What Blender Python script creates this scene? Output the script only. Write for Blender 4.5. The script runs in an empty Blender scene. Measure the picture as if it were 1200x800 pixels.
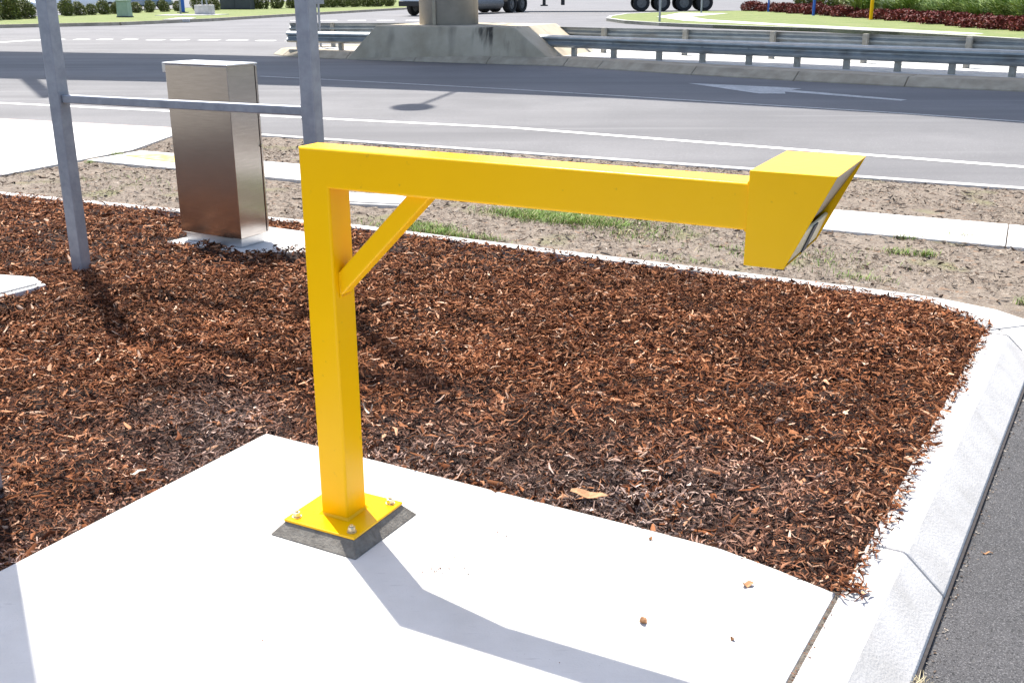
import bpy, bmesh, math, random
import numpy as np
from mathutils import Vector, Matrix, noise as mnoise

random.seed(7); rng = np.random.default_rng(7)
scene = bpy.context.scene
C = scene.collection
R = math.radians

# ------------------------------------------------------------------ camera, sky, sun, exposure
cam_d = bpy.data.cameras.new('camera'); cam = bpy.data.objects.new('camera', cam_d); C.objects.link(cam)
cam_d.sensor_width = 36; cam_d.lens = 36 * 1248.5 / 1200; cam_d.clip_start = 0.05; cam_d.clip_end = 2000
cam.matrix_world = Matrix.Translation((0, 0, 1.6)) @ Matrix.Rotation(math.pi/2 - 0.3223, 4, 'X') @ Matrix.Rotation(-0.003, 4, 'Z')
scene.camera = cam
SUN_EL = R(62.5); SUN_AZ = math.atan2(-0.275, 0.515)          # azimuth measured from +Y towards +X
world = bpy.data.worlds.new('World'); scene.world = world; world.use_nodes = True
wn = world.node_tree.nodes; wl = world.node_tree.links
sky = wn.new('ShaderNodeTexSky'); sky.sky_type = 'NISHITA'; sky.sun_disc = False
sky.sun_elevation = SUN_EL; sky.sun_rotation = SUN_AZ; sky.air_density = 1.0; sky.dust_density = 2.2; sky.ozone_density = 1.0
bg = wn['Background']; bg.inputs['Strength'].default_value = 0.135
wl.new(sky.outputs[0], bg.inputs[0])
sun_d = bpy.data.lights.new('sun', 'SUN'); sun_d.energy = 4.6; sun_d.angle = R(0.53); sun_d.color = (1.0, 0.955, 0.88)
sun = bpy.data.objects.new('sun', sun_d); C.objects.link(sun)
sd = Vector((math.sin(SUN_AZ)*math.cos(SUN_EL), math.cos(SUN_AZ)*math.cos(SUN_EL), math.sin(SUN_EL)))
sun.rotation_euler = sd.to_track_quat('Z', 'Y').to_euler(); sun.location = sd*60
vs = scene.view_settings; vs.view_transform = 'Standard'; vs.look = 'None'; vs.exposure = 1.1; vs.gamma = 1.0; vs.use_curve_mapping = False
scene.render.resolution_x = 1024; scene.render.resolution_y = 682

# ------------------------------------------------------------------ materials
def mat(name, base, base2=None, rough=0.7, metal=0.0, scale=8.0, detail=6.0, bump=0.0, bscale=None, stretch=None,
        lo=0.35, hi=0.65, spec=0.5, speck=None, coat=0.0, attr=None, stains=None, twosided=False):
    m = bpy.data.materials.new(name); m.use_nodes = True
    nt = m.node_tree; n = nt.nodes; l = nt.links; b = n['Principled BSDF']
    b.inputs['Roughness'].default_value = rough; b.inputs['Metallic'].default_value = metal
    b.inputs['Specular IOR Level'].default_value = spec; b.inputs['Coat Weight'].default_value = coat
    tc = n.new('ShaderNodeTexCoord'); src = tc.outputs['Object']
    if stretch:
        mp = n.new('ShaderNodeMapping'); mp.inputs['Scale'].default_value = stretch; l.new(src, mp.inputs[0]); src = mp.outputs[0]
    nz = n.new('ShaderNodeTexNoise'); nz.inputs['Scale'].default_value = scale; nz.inputs['Detail'].default_value = detail
    nz.inputs['Roughness'].default_value = 0.62
    l.new(src, nz.inputs[0])
    rp = n.new('ShaderNodeValToRGB'); rp.color_ramp.elements[0].position = lo; rp.color_ramp.elements[1].position = hi
    b2 = base2 or base
    rp.color_ramp.elements[0].color = (*base, 1); rp.color_ramp.elements[1].color = (*b2, 1)
    l.new(nz.outputs[0], rp.inputs[0]); col = rp.outputs[0]
    def mixc(a, bcol, fac, mode='MIX'):
        x = n.new('ShaderNodeMix'); x.data_type = 'RGBA'; x.blend_type = mode
        if isinstance(fac, float): x.inputs[0].default_value = fac
        else: l.new(fac, x.inputs[0])
        l.new(a, x.inputs[6])
        if isinstance(bcol, tuple): x.inputs[7].default_value = (*bcol, 1)
        else: l.new(bcol, x.inputs[7])
        return x.outputs[2]
    if attr:
        at = n.new('ShaderNodeAttribute'); at.attribute_name = attr
        col = mixc(col, at.outputs['Color'], 1.0, 'MULTIPLY')
    if speck:                                       # list of (scale, lo, hi, colour)
        for sc, s0, s1, sc_col in speck:
            z = n.new('ShaderNodeTexNoise'); z.inputs['Scale'].default_value = sc; z.inputs['Detail'].default_value = 3
            l.new(tc.outputs['Object'], z.inputs[0])
            r2 = n.new('ShaderNodeValToRGB'); r2.color_ramp.elements[0].position = s0; r2.color_ramp.elements[1].position = s1
            l.new(z.outputs[0], r2.inputs[0]); col = mixc(col, sc_col, r2.outputs[0])
    if stains:                                      # (mapping scale, lo, hi, colour): streaks
        for st, s0, s1, sc_col, *rot in stains:
            mp2 = n.new('ShaderNodeMapping'); mp2.inputs['Scale'].default_value = st; mp2.inputs['Rotation'].default_value = (0, 0, rot[0] if rot else 0); l.new(tc.outputs['Object'], mp2.inputs[0])
            z = n.new('ShaderNodeTexNoise'); z.inputs['Scale'].default_value = 1.0; z.inputs['Detail'].default_value = 5; l.new(mp2.outputs[0], z.inputs[0])
            r2 = n.new('ShaderNodeValToRGB'); r2.color_ramp.elements[0].position = s0; r2.color_ramp.elements[1].position = s1
            l.new(z.outputs[0], r2.inputs[0]); col = mixc(col, sc_col, r2.outputs[0])
    l.new(col, b.inputs['Base Color'])
    if bump:
        bz = n.new('ShaderNodeTexNoise'); bz.inputs['Scale'].default_value = bscale or scale*4; bz.inputs['Detail'].default_value = 5
        l.new(src, bz.inputs[0])
        bp = n.new('ShaderNodeBump'); bp.inputs['Strength'].default_value = bump; bp.inputs['Distance'].default_value = 0.01
        l.new(bz.outputs[0], bp.inputs['Height']); l.new(bp.outputs[0], b.inputs['Normal'])
    return m

M = {}
M['yellow'] = mat('yellow_paint', (.82, .438, .0), (.87, .478, .0), rough=.30, scale=3.5, detail=9, lo=.25, hi=.75, bump=.05, bscale=60, spec=.20, speck=[(35, .70, .76, (.66, .36, .01))])
M['grout'] = mat('grey_grout', (.115, .104, .090), (.19, .175, .152), rough=.95, scale=40, bump=.4, bscale=150)
M['zinc'] = mat('zinc_plate', (.58, .50, .34), (.70, .63, .46), rough=.38, metal=.85, scale=30)
M['steel'] = mat('brushed_stainless', (.44, .415, .40), (.52, .495, .48), rough=.19, metal=1.0, scale=3, stretch=(3, 3, 40))
M['steel_base'] = mat('stainless_base', (.62, .62, .63), (.7, .7, .7), rough=.35, metal=.8, scale=10)
M['galv'] = mat('galvanised_steel', (.27, .285, .32), (.36, .375, .41), rough=.5, metal=.45, scale=14, bump=.04)
M['rail'] = mat('weathered_galvanised', (.26, .29, .30), (.40, .42, .43), rough=.45, metal=.5, scale=3, lo=.3, hi=.7,
                stains=[((1.5, 1.5, 6), .55, .75, (.20, .19, .17))])
M['timber'] = mat('grey_post', (.26, .24, .20), (.36, .34, .30), rough=.8, scale=12)
M['concrete'] = mat('pale_concrete', (.47, .455, .43), (.58, .565, .54), rough=.9, scale=2.2, detail=9, bump=.15, bscale=140, stretch=(1, 1, 1),
                    speck=[(160, .70, .76, (.28, .26, .24))], stains=[((14, 90, 1), .62, .8, (.40, .385, .37))])
M['kerb'] = mat('kerb_concrete', (.43, .415, .395), (.55, .535, .52), rough=.9, scale=5, detail=9, bump=.2, bscale=120,
                speck=[(60, .70, .77, (.33, .315, .30)), (9, .64, .82, (.39, .375, .36))], stains=[((3, 3, 1), .62, .8, (.40, .37, .34))])
M['oldconc'] = mat('weathered_concrete', (.36, .335, .295), (.47, .44, .395), rough=.92, scale=1.6, detail=8, bump=.15, bscale=60,
                   stains=[((2.2, 2.2, .25), .60, .75, (.25, .23, .195))])
M['oldconc2'] = mat('stained_concrete', (.36, .305, .22), (.50, .435, .335), rough=.92, scale=1.2, detail=8, bump=.15, bscale=60,
                    stains=[((2.0, 2.0, .3), .58, .75, (.27, .235, .18))])
def plinth_mat():
    m = M['oldconc2'].copy(); m.name = 'run_stained_concrete'; nt = m.node_tree; n = nt.nodes; l = nt.links; b = n['Principled BSDF']
    src = b.inputs['Base Color'].links[0].from_socket
    tc = n.new('ShaderNodeTexCoord'); mp = n.new('ShaderNodeMapping'); mp.inputs['Scale'].default_value = (5.5, 5.5, .55); l.new(tc.outputs['Object'], mp.inputs[0])
    z = n.new('ShaderNodeTexNoise'); z.inputs['Scale'].default_value = 1; z.inputs['Detail'].default_value = 4; l.new(mp.outputs[0], z.inputs[0])
    r = n.new('ShaderNodeValToRGB'); r.color_ramp.elements[0].position = .47; r.color_ramp.elements[1].position = .62; l.new(z.outputs[0], r.inputs[0])
    sx = n.new('ShaderNodeSeparateXYZ'); l.new(tc.outputs['Object'], sx.inputs[0])
    rx = n.new('ShaderNodeValToRGB'); cr = rx.color_ramp; cr.elements[0].position = .60; cr.elements[0].color = (0,0,0,1); cr.elements[1].position = .84; cr.elements[1].color = (0,0,0,1)
    for p_, v in ((.66,.9),(.76,1)): e = cr.elements.new(p_); e.color = (v,v,v,1)
    mx = n.new('ShaderNodeMapRange'); mx.inputs[1].default_value = -2.5; mx.inputs[2].default_value = 2.7; l.new(sx.outputs[0], mx.inputs[0]); l.new(mx.outputs[0], rx.inputs[0])
    rz = n.new('ShaderNodeMapRange'); rz.inputs[1].default_value = .0; rz.inputs[2].default_value = .5; l.new(sx.outputs[2], rz.inputs[0])
    a = n.new('ShaderNodeMath'); a.operation = 'MULTIPLY'; l.new(r.outputs[0], a.inputs[0]); l.new(rx.outputs[0], a.inputs[1])
    a2 = n.new('ShaderNodeMath'); a2.operation = 'MULTIPLY'; l.new(a.outputs[0], a2.inputs[0]); l.new(rz.outputs[0], a2.inputs[1])
    x = n.new('ShaderNodeMix'); x.data_type = 'RGBA'; l.new(a2.outputs[0], x.inputs[0]); l.new(src, x.inputs[6]); x.inputs[7].default_value = (.035,.03,.025,1)
    l.new(x.outputs[2], b.inputs['Base Color']); return m
M['plinthconc'] = plinth_mat()
M['streak'] = mat('soot_streaks', (.035, .03, .025), (.10, .09, .075), rough=.95, scale=20)
M['medkerb'] = mat('median_kerb_concrete', (.31, .265, .20), (.43, .375, .29), rough=.95, scale=3, detail=8, bump=.2,
                   stains=[((.8, .8, 5), .55, .75, (.23, .20, .155))])
M['road'] = mat('worn_asphalt', (.110, .108, .112), (.146, .143, .147), rough=.85, scale=.5, detail=9, bump=.3, bscale=90,
                speck=[(70, .60, .72, (.24, .235, .24)), (55, .64, .74, (.075, .073, .075))], stains=[((.05, .9, 1), .48, .72, (.096, .094, .098), R(26)), ((.10, 2.4, 1), .60, .72, (.165, .162, .165), R(26))])
M['newasphalt'] = mat('dark_asphalt', (.040, .039, .041), (.062, .060, .063), rough=.8, scale=3, detail=9, bump=.8, bscale=230,
                      speck=[(190, .54, .66, (.135, .132, .135)), (150, .56, .66, (.014, .014, .015)), (260, .64, .7, (.20, .198, .2)), (30, .66, .78, (.09, .086, .082))])
M['wornpaint'] = mat('worn_road_paint', (.36, .36, .355), (.50, .50, .49), rough=.85, scale=5, detail=9, speck=[(30, .58, .68, (.18, .18, .18))])
M['paint'] = mat('road_paint', (.70, .70, .68), (.80, .80, .78), rough=.8, scale=9, detail=8, speck=[(60, .64, .74, (.38, .38, .38))])
M['dirt'] = mat('dry_dirt', (.115, .090, .070), (.215, .176, .138), rough=1, scale=9, detail=10, bump=1.0, bscale=70,
                speck=[(45, .58, .68, (.085, .06, .045)), (80, .62, .70, (.34, .31, .27)), (2.0, .58, .70, (.15, .14, .075)), (14, .6, .7, (.20, .13, .085))])
M['soil'] = mat('dark_soil', (.010, .004, .002), (.030, .012, .007), rough=1, scale=40, bump=1, bscale=120)
M['lawn'] = mat('mown_grass', (.105, .145, .030), (.165, .190, .055), rough=.95, scale=.8, detail=10, bump=1, bscale=25,
                speck=[(5, .56, .72, (.20, .20, .08)), (1.1, .55, .7, (.17, .175, .07)), (22, .55, .68, (.065, .095, .02))])
M['gravel'] = mat('white_gravel', (.42, .41, .38), (.58, .57, .54), rough=1, scale=5, detail=10, bump=1, bscale=50, speck=[(26, .62, .7, (.24, .22, .2))])
M['ground'] = mat('dry_ground', (.15, .135, .11), (.21, .19, .16), rough=1, scale=.3, detail=9)
M['chip'] = mat('bark_chip', (.75, .75, .75), (1.15, 1.15, 1.15), rough=.85, scale=120, attr='tint', spec=.12)
M['leafy'] = mat('green_leaf', (.8, .8, .8), (1.2, 1.2, 1.2), rough=.55, scale=8, attr='tint', spec=.3)
M['stem'] = mat('brown_stem', (.09, .065, .045), (.15, .11, .08), rough=.9, scale=20)
M['dry'] = mat('dry_leaf', (.30, .14, .06), (.42, .24, .12), rough=.8, scale=60)
M['pale'] = mat('pale_wood', (.62, .52, .40), (.75, .66, .54), rough=.8, scale=60)
M['rubber'] = mat('black_rubber', (.012, .012, .013), (.022, .021, .021), rough=.8, scale=20)
M['rim'] = mat('wheel_rim', (.10, .10, .10), (.2, .2, .2), rough=.5, metal=.3, scale=12)
M['silver'] = mat('silver_paint', (.50, .53, .56), (.55, .58, .62), rough=.25, metal=.5, coat=.6, scale=1)
M['white'] = mat('white_paint', (.74, .75, .76), (.8, .8, .8), rough=.3, coat=.5, scale=1)
M['bluecar'] = mat('grey_blue_paint', (.20, .25, .33), (.24, .29, .37), rough=.25, metal=.4, coat=.6, scale=1)
M['glass'] = mat('dark_glass', (.02, .025, .03), rough=.06, spec=.8)
M['black'] = mat('black_plastic', (.012, .012, .014), (.02, .02, .022), rough=.5, scale=10)
M['darkgrey'] = mat('charcoal_steel', (.045, .05, .06), (.06, .065, .075), rough=.5, scale=2)
M['boxgreen'] = mat('pale_green_paint', (.27, .36, .29), (.32, .41, .34), rough=.55, scale=3)
M['blue'] = mat('blue_paint', (.02, .10, .46), (.03, .13, .52), rough=.5, scale=4)
M['lamp'] = mat('headlight_lens', (.7, .72, .75), rough=.1, spec=.8)
M['cream'] = mat('cream_plastic', (.74, .60, .34), (.80, .66, .40), rough=.35, scale=9)
M['mirror'] = mat('dull_grey_steel', (.13, .115, .10), (.19, .17, .15), rough=.30, metal=.5, scale=9)
M['seam'] = mat('bitumen', (.010, .008, .008), (.03, .022, .02), rough=.7, scale=60)
M['joint'] = mat('joint_filler', (.05, .042, .035), (.16, .14, .115), rough=1, scale=60, bump=.6)
M['yelstain'] = mat('worn_yellow_paint', (.56, .43, .05), (.54, .48, .26), rough=.85, scale=9, detail=8)
M['redpath'] = mat('reddish_paving', (.36, .28, .25), (.45, .36, .32), rough=.9, scale=6)
M['signback'] = mat('sign_back', (.30, .31, .33), (.36, .37, .39), rough=.5, metal=.5, scale=5)

# ------------------------------------------------------------------ helpers
class MB:
    def __init__(s): s.v = []; s.f = []
    def poly(s, pts):
        i = len(s.v); s.v += [tuple(p) for p in pts]; s.f.append(tuple(range(i, i+len(pts)))); return s
    def hexa(s, p):                       # 8 points: bottom 4, top 4
        i = len(s.v); s.v += [tuple(q) for q in p]
        s.f += [tuple(i+k for k in q) for q in ((3,2,1,0),(4,5,6,7),(0,1,5,4),(1,2,6,5),(2,3,7,6),(3,0,4,7))]; return s
    def box(s, x0, x1, y0, y1, z0, z1):
        return s.hexa([(x0,y0,z0),(x1,y0,z0),(x1,y1,z0),(x0,y1,z0),(x0,y0,z1),(x1,y0,z1),(x1,y1,z1),(x0,y1,z1)])
    def prism(s, pts, z0, z1):            # polygon in plan (ccw) extruded
        i = len(s.v); n = len(pts)
        s.v += [(p[0], p[1], z0) for p in pts] + [(p[0], p[1], z1) for p in pts]
        s.f.append(tuple(i+n-1-k for k in range(n))); s.f.append(tuple(i+n+k for k in range(n)))
        for k in range(n): s.f.append((i+k, i+(k+1)%n, i+n+(k+1)%n, i+n+k))
        return s
    def xz(s, pts, y0, y1):               # polygon in x-z extruded along y
        i = len(s.v); n = len(pts)
        s.v += [(p[0], y0, p[1]) for p in pts] + [(p[0], y1, p[1]) for p in pts]
        s.f.append(tuple(range(i, i+n))); s.f.append(tuple(i+2*n-1-k for k in range(n)))
        for k in range(n): s.f.append((i+(k+1)%n, i+k, i+n+k, i+n+(k+1)%n))
        return s
    def tube(s, a, b, r0, r1=None, n=12, cap=True):
        a = Vector(a); b = Vector(b); r1 = r0 if r1 is None else r1
        q = (b-a).normalized().to_track_quat('Z', 'Y'); i = len(s.v)
        for c, r in ((a, r0), (b, r1)):
            for k in range(n):
                t = 2*math.pi*k/n; s.v.append(tuple(c + q @ Vector((r*math.cos(t), r*math.sin(t), 0))))
        for k in range(n): s.f.append((i+k, i+(k+1)%n, i+n+(k+1)%n, i+n+k))
        if cap: s.f.append(tuple(i+n-1-k for k in range(n))); s.f.append(tuple(i+n+k for k in range(n)))
        return s
    def lathe(s, prof, cx=0, cy=0, n=24):  # (r,z) list
        i = len(s.v); m = len(prof)
        for k in range(n):
            t = 2*math.pi*k/n
            for r, z in prof: s.v.append((cx+r*math.cos(t), cy+r*math.sin(t), z))
        for k in range(n):
            for j in range(m-1):
                a = i+k*m+j; b = i+((k+1)%n)*m+j; s.f.append((a, b, b+1, a+1))
        s.f.append(tuple(i+k*m+m-1 for k in range(n))); s.f.append(tuple(i+(n-1-k)*m for k in range(n)))
        return s
    def mesh(s, name):
        me = bpy.data.meshes.new(name); me.from_pydata(s.v, [], s.f); me.validate(); me.update(); return me
    def build(s, name, m, parent=None, bevel=0, seg=2, smooth=False, fix=False):
        me = s.mesh(name)
        if fix:
            bm = bmesh.new(); bm.from_mesh(me); bmesh.ops.recalc_face_normals(bm, faces=bm.faces); bm.to_mesh(me); bm.free()
        o = bpy.data.objects.new(name, me); C.objects.link(o); me.materials.append(M[m])
        if parent: o.parent = parent
        if bevel:
            b = o.modifiers.new('bevel', 'BEVEL'); b.width = bevel; b.segments = seg; b.limit_method = 'ANGLE'; b.angle_limit = R(35)
            b.harden_normals = False
        if smooth:
            for p in me.polygons: p.use_smooth = True
        return o
def tag(o, label=None, cat=None, group=None, kind=None):
    if label: o['label'] = label
    if cat: o['category'] = cat
    if group: o['group'] = group
    if kind: o['kind'] = kind
    return o
def empty(name, loc=(0,0,0), rz=0, label=None, cat=None, group=None, kind=None):
    o = bpy.data.objects.new(name, None); C.objects.link(o); o.location = loc; o.rotation_euler.z = rz
    o.empty_display_size = .2
    return tag(o, label, cat, group, kind)
def struct(name, mb, m, **k): return tag(mb.build(name, m, **k), kind='structure')
def np_mesh(name, verts, faces, m, cols=None, parent=None):
    """verts (N,3) array, faces (F,k) array of equal-size polygons, cols (N,3)"""
    me = bpy.data.meshes.new(name); n = len(verts); F, k = faces.shape
    me.vertices.add(n); me.vertices.foreach_set('co', np.ascontiguousarray(verts, dtype=np.float32).ravel())
    me.loops.add(F*k); me.loops.foreach_set('vertex_index', np.ascontiguousarray(faces, dtype=np.int32).ravel())
    me.polygons.add(F); me.polygons.foreach_set('loop_start', np.arange(0, F*k, k, dtype=np.int32))
    me.update(calc_edges=True)
    if cols is not None:
        a = me.attributes.new('tint', 'FLOAT_COLOR', 'POINT')
        c = np.ones((n, 4), dtype=np.float32); c[:, :3] = cols; a.data.foreach_set('color', c.ravel())
    me.materials.append(M[m])
    o = bpy.data.objects.new(name, me); C.objects.link(o)
    if parent: o.parent = parent
    return o
def inside(P, poly):
    x, y = P[:, 0], P[:, 1]; r = np.zeros(len(P), bool); n = len(poly)
    for i in range(n):
        x0, y0 = poly[i]; x1, y1 = poly[(i+1) % n]
        c = ((y0 > y) != (y1 > y)) & (x < (x1-x0)*(y-y0)/(y1-y0+1e-12)+x0); r ^= c
    return r
def dist_to(P, line):                      # distance to a polyline
    d = np.full(len(P), 1e9)
    for (x0, y0), (x1, y1) in zip(line[:-1], line[1:]):
        dx, dy = x1-x0, y1-y0; t = np.clip(((P[:,0]-x0)*dx+(P[:,1]-y0)*dy)/(dx*dx+dy*dy), 0, 1)
        d = np.minimum(d, np.hypot(P[:,0]-x0-t*dx, P[:,1]-y0-t*dy))
    return d
def vnoise(P, s, seed=0.0):
    return np.array([mnoise.noise((p[0]*s+seed, p[1]*s-seed, seed)) for p in P])

YAW = -0.4825
AX = np.array([math.cos(YAW), math.sin(YAW)]); NX = np.array([-math.sin(YAW), math.cos(YAW)])

# ------------------------------------------------------------------ setting: ground sheets
struct('ground', MB().poly([(-700,-300,-.32),(700,-300,-.32),(700,1200,-.32),(-700,1200,-.32)]), 'ground')
ROADZ = -.12
kerb_line = [(-40,31.0),(-22,21.6),(-6.58,13.88),(-3.66,12.75),(.01,10.96),(3.11,9.42),(4.27,8.84),(12,5.0),(30,-4)]
road_poly = kerb_line[::1] + [(90,-30),(160,60),(160,170),(-160,170),(-160,60)]
struct('road', MB().poly([(x,y,ROADZ) for x,y in road_poly]), 'road')

# strip of concrete edging along the far side of the mulch bed
strip_out = [(-14,13.45),(-7,10.06),(-4.26,8.72),(-2.6,7.99),(-1.09,7.38),(-.22,6.89),(1.35,6.03),(2.15,5.58),(2.29,5.48),(2.50,5.27),(2.60,5.03)]
strip_in  = [(-14,13.33),(-7,9.94),(-4.20,8.60),(-2.56,7.87),(-1.06,7.26),(-.22,6.78),(1.32,5.93),(2.10,5.48),(2.22,5.40),(2.29,5.20),(2.335,4.94)]
mb = MB()
n = len(strip_out)
for k in range(n-1):
    a, b, c, d = strip_in[k], strip_in[k+1], strip_out[k+1], strip_out[k]
    mb.hexa([(a[0],a[1],-.2),(b[0],b[1],-.2),(c[0],c[1],-.2),(d[0],d[1],-.2),(a[0],a[1],.006),(b[0],b[1],.006),(c[0],c[1],.006),(d[0],d[1],.006)])
struct('edging_strip', mb, 'kerb')

# verge: displaced dirt sheet between the edging strip and the road kerb
def lerp_line(line, x):
    xs = [p[0] for p in line]; ys = [p[1] for p in line]; return np.interp(x, xs, ys)
nx, ny = 300, 70
xs = np.concatenate([np.linspace(-14, -5, 50), np.linspace(-4.95, 4.6, 230), np.linspace(4.7, 9, 20)])
y0 = np.where(xs < 2.5, lerp_line(strip_out, xs)-.03, 4.99-.53*(xs-2.5)); y1 = lerp_line(kerb_line, xs) - .16
tt = np.linspace(0, 1, ny); X = np.repeat(xs[:, None], ny, 1); Y = y0[:, None]*(1-tt) + y1[:, None]*tt
P = np.stack([X.ravel(), Y.ravel()], 1)
Z = -.010 + .012*vnoise(P, 1.3, 3.1) + .010*vnoise(P, 7, 5.3) + .011*vnoise(P, 22, 9.7)
idx = np.arange(len(xs)*ny).reshape(len(xs), ny)
faces = np.stack([idx[:-1,:-1], idx[1:,:-1], idx[1:,1:], idx[:-1,1:]], -1).reshape(-1, 4)
verge = np_mesh('verge', np.column_stack([P, Z]), faces, 'dirt'); tag(verge, kind='structure')

# road kerb strip
mb = MB()
for k in range(len(kerb_line)-1):
    a = Vector(kerb_line[k]); b = Vector(kerb_line[k+1]); d = (b-a).normalized(); nn = Vector((d.y, -d.x))
    i0 = a + nn*.0; i1 = b + nn*.0; o0 = a + nn*.17; o1 = b + nn*.17
    mb.hexa([(*o0,-.3),(*o1,-.3),(*i1,-.3),(*i0,-.3),(*o0,.004),(*o1,.004),(*(i1+nn*.06),.004),(*(i0+nn*.06),.004)])
    g0 = a - nn*.16; g1 = b - nn*.16
    mb.hexa([(*i0,-.3),(*i1,-.3),(*g1,-.3),(*g0,-.3),(*(i0),-.108),(*(i1),-.108),(*g1,-.114),(*g0,-.114)])
struct('road_kerb', mb, 'kerb')

# footpath slabs
fp = empty('footpath', kind='structure')
near = [(-4.06,10.36),(-1.97,9.44),(2.24,7.21),(3.31,6.68),(9,3.9)]; far = [(-3.85,10.98),(-2.13,10.22),(2.46,7.93),(3.69,7.43),(9.4,4.6)]
p0 = Vector((-4.12,10.36)); f0 = Vector((-3.80,10.98)); p1 = Vector((9,3.72)); f1 = Vector((9.3,4.40))
N = 9
for k in range(N):
    t0 = k/N + .00025; t1 = (k+1)/N - .00025
    a, b = p0.lerp(p1,t0), p0.lerp(p1,t1); c, d = f0.lerp(f1,t1), f0.lerp(f1,t0)
    MB().prism([a,b,c,d], -.12, .008).build('path_slab', 'concrete', fp, bevel=.006)
# driveway crossing on the left
struct('driveway', MB().prism([(-4.58,9.46),(-4.20,10.33),(-3.90,11.02),(-3.78,12.62),(-6.3,13.52),(-15,17.9),(-15,14.6),(-7,10.6)], -.14, .007), 'concrete')
struct('driveway_apron', MB().prism([(-6.3,13.535),(-3.78,12.635),(-3.74,12.77),(-6.58,13.87),(-15,18.25),(-15,17.92)], -.14, .003), 'redpath')
struct('paint_patch', MB().poly([(-3.85,10.62,.0125),(-3.45,10.32,.0125),(-2.9,10.00,.0125),(-2.6,9.98,.0125),(-2.75,10.25,.0125),(-3.2,10.52,.0125),(-3.55,10.72,.0125)]), 'yelstain')

# near concrete slab (its top is z = 0)
slab = [(-1.484,2.716),(-.93,3.71),(-.521,3.485),(.38,2.975),(.62,2.835),(.76,2.715),(.8965,2.583),(.6585,2.180),(-.5815,.0805),(-2.1715,-2.612),(-4.4,-1.3)]
slab = slab[::-1]
struct('slab', MB().prism(slab, -.12, 0.0), 'concrete', bevel=.006)
struct('slab_joint', MB().poly([(.89,2.60,-.005),(-2.35,-2.7,-.005),(-2.2,-2.8,-.005),(.935,2.58,-.005)]), 'joint')
# kerb beside the dark asphalt, in sections with open joints
kd = Vector((.5085, .8611)); ko = Vector((.8611, -.5085)); kb = Vector((.906, 2.578))
prof = [(0,-.3),(0,.0),(.104,.0),(.116,-.006),(.228,-.108),(.234,-.116),(.234,-.3)]
kerb = empty('kerb', kind='structure')
def kerb_section(pts_dirs):
    mb = MB(); m = len(prof)
    for (c, o) in pts_dirs:
        for u, z in prof: mb.v.append((c.x+o.x*u, c.y+o.y*u, z))
    for s in range(len(pts_dirs)-1):
        for j in range(m-1):
            a = s*m+j; mb.f.append((a, a+1, a+m+1, a+m))
    mb.f.append(tuple(range(m))[::-1]); L = (len(pts_dirs)-1)*m; mb.f.append(tuple(L+j for j in range(m)))
    return mb.build('kerb_section', 'kerb', kerb, bevel=.008, fix=True)
cut = [-6.2,-4.2,-2.2,-.75,.33,2.72]
for s0, s1 in zip(cut[:-1], cut[1:]):
    m_ = 6; kerb_section([(kb+kd*(s0+.004+(s1-s0-.008)*k/m_), ko) for k in range(m_+1)])
# rounded return of the kerb towards the right
c0 = kb + kd*2.724; pts = []
od2 = Vector((AX[0], AX[1])); oo2 = Vector((-NX[0], -NX[1]))
for k in range(9):
    t = k/8; o = (ko*(1-t)+oo2*t).normalized(); pts.append((c0 + kd*.05*t + od2*.12*t + Vector((0,.14*math.sin(t*math.pi/2))), o))
last = pts[-1][0]
for q in (.5, 2, 5, 9): pts.append((last + od2*q, oo2))
kerb_section(pts)
seam = [kb+kd*t+ko*.2345 for t in (-6.2,2.6)]; seam2 = [kb+kd*t+ko*.243 for t in (2.6,-6.2)]
struct('bitumen_seam', MB().prism([tuple(p) for p in seam2+seam], -.2, -.1195), 'seam')
# dark asphalt lane at the right, lower than the kerb
struct('asphalt_lane', MB().poly([(20,-3,-.130),(11.6,1.2,-.130),(2.6,5.2,-.130),(2.3,4.7,-.130),(-9,4,-.130),(-60,-10,-.130),(-60,-80,-.130),(60,-80,-.130),(60,-30,-.130)]), 'newasphalt')
struct('lane_base', MB().prism([(-3.0,-5.2),(9,-10),(15,-4),(12.2,1.5),(2.7,5.6),(2.2,4.8)], -.30, -.140), 'soil')

# ------------------------------------------------------------------ road markings
def strip(pts, w, z=ROADZ+.004):
    mb = MB()
    for a, b in zip(pts[:-1], pts[1:]):
        a = Vector(a); b = Vector(b); d = (b-a).normalized(); nn = Vector((-d.y, d.x))*w/2
        mb.poly([(*(a-nn),z),(*(b-nn),z),(*(b+nn),z),(*(a+nn),z)])
    return mb
marks = empty('road_markings', kind='structure')
strip([(-40,32.0),(-20,22.6),(-7.98,16.96),(.01,13.72),(5.07,10.54),(12,6.0)], .14).build('edge_line', 'paint', marks)
strip([(-5.04,22.0),(-3.64,21.2),(.01,19.0),(3.28,16.72),(5.32,15.31),(9,12.4)], .09).build('lane_line', 'wornpaint', marks)
for a, b in (((-14.96,37.97),(-14.48,37.94)),((-14.15,37.92),(-13.68,37.89)),((-13.26,37.87),(-12.8,37.84)),((-12.32,37.51),(-11.76,37.47)),
             ((-11.5,37.46),(-10.91,37.42)),((-10.5,37.3),(-9.83,37.2)),((-9.49,37.04),(-8.82,36.95)),((-8.45,36.74),(-7.83,36.65)),((-7.4,36.5),(-6.8,36.4))):
    strip([a,b], .45).build('lane_dash', 'paint', marks)
for k in range(6):
    x = -11.5+k*1.5; strip([(x,58.0),(x+.9,58.3)], .45).build('lane_dash', 'paint', marks)
strip([(-24,33.0),(-16.67,36.06),(-16.3,37.3),(-15.4,38.2)], .30).build('turn_line', 'paint', marks)
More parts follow.
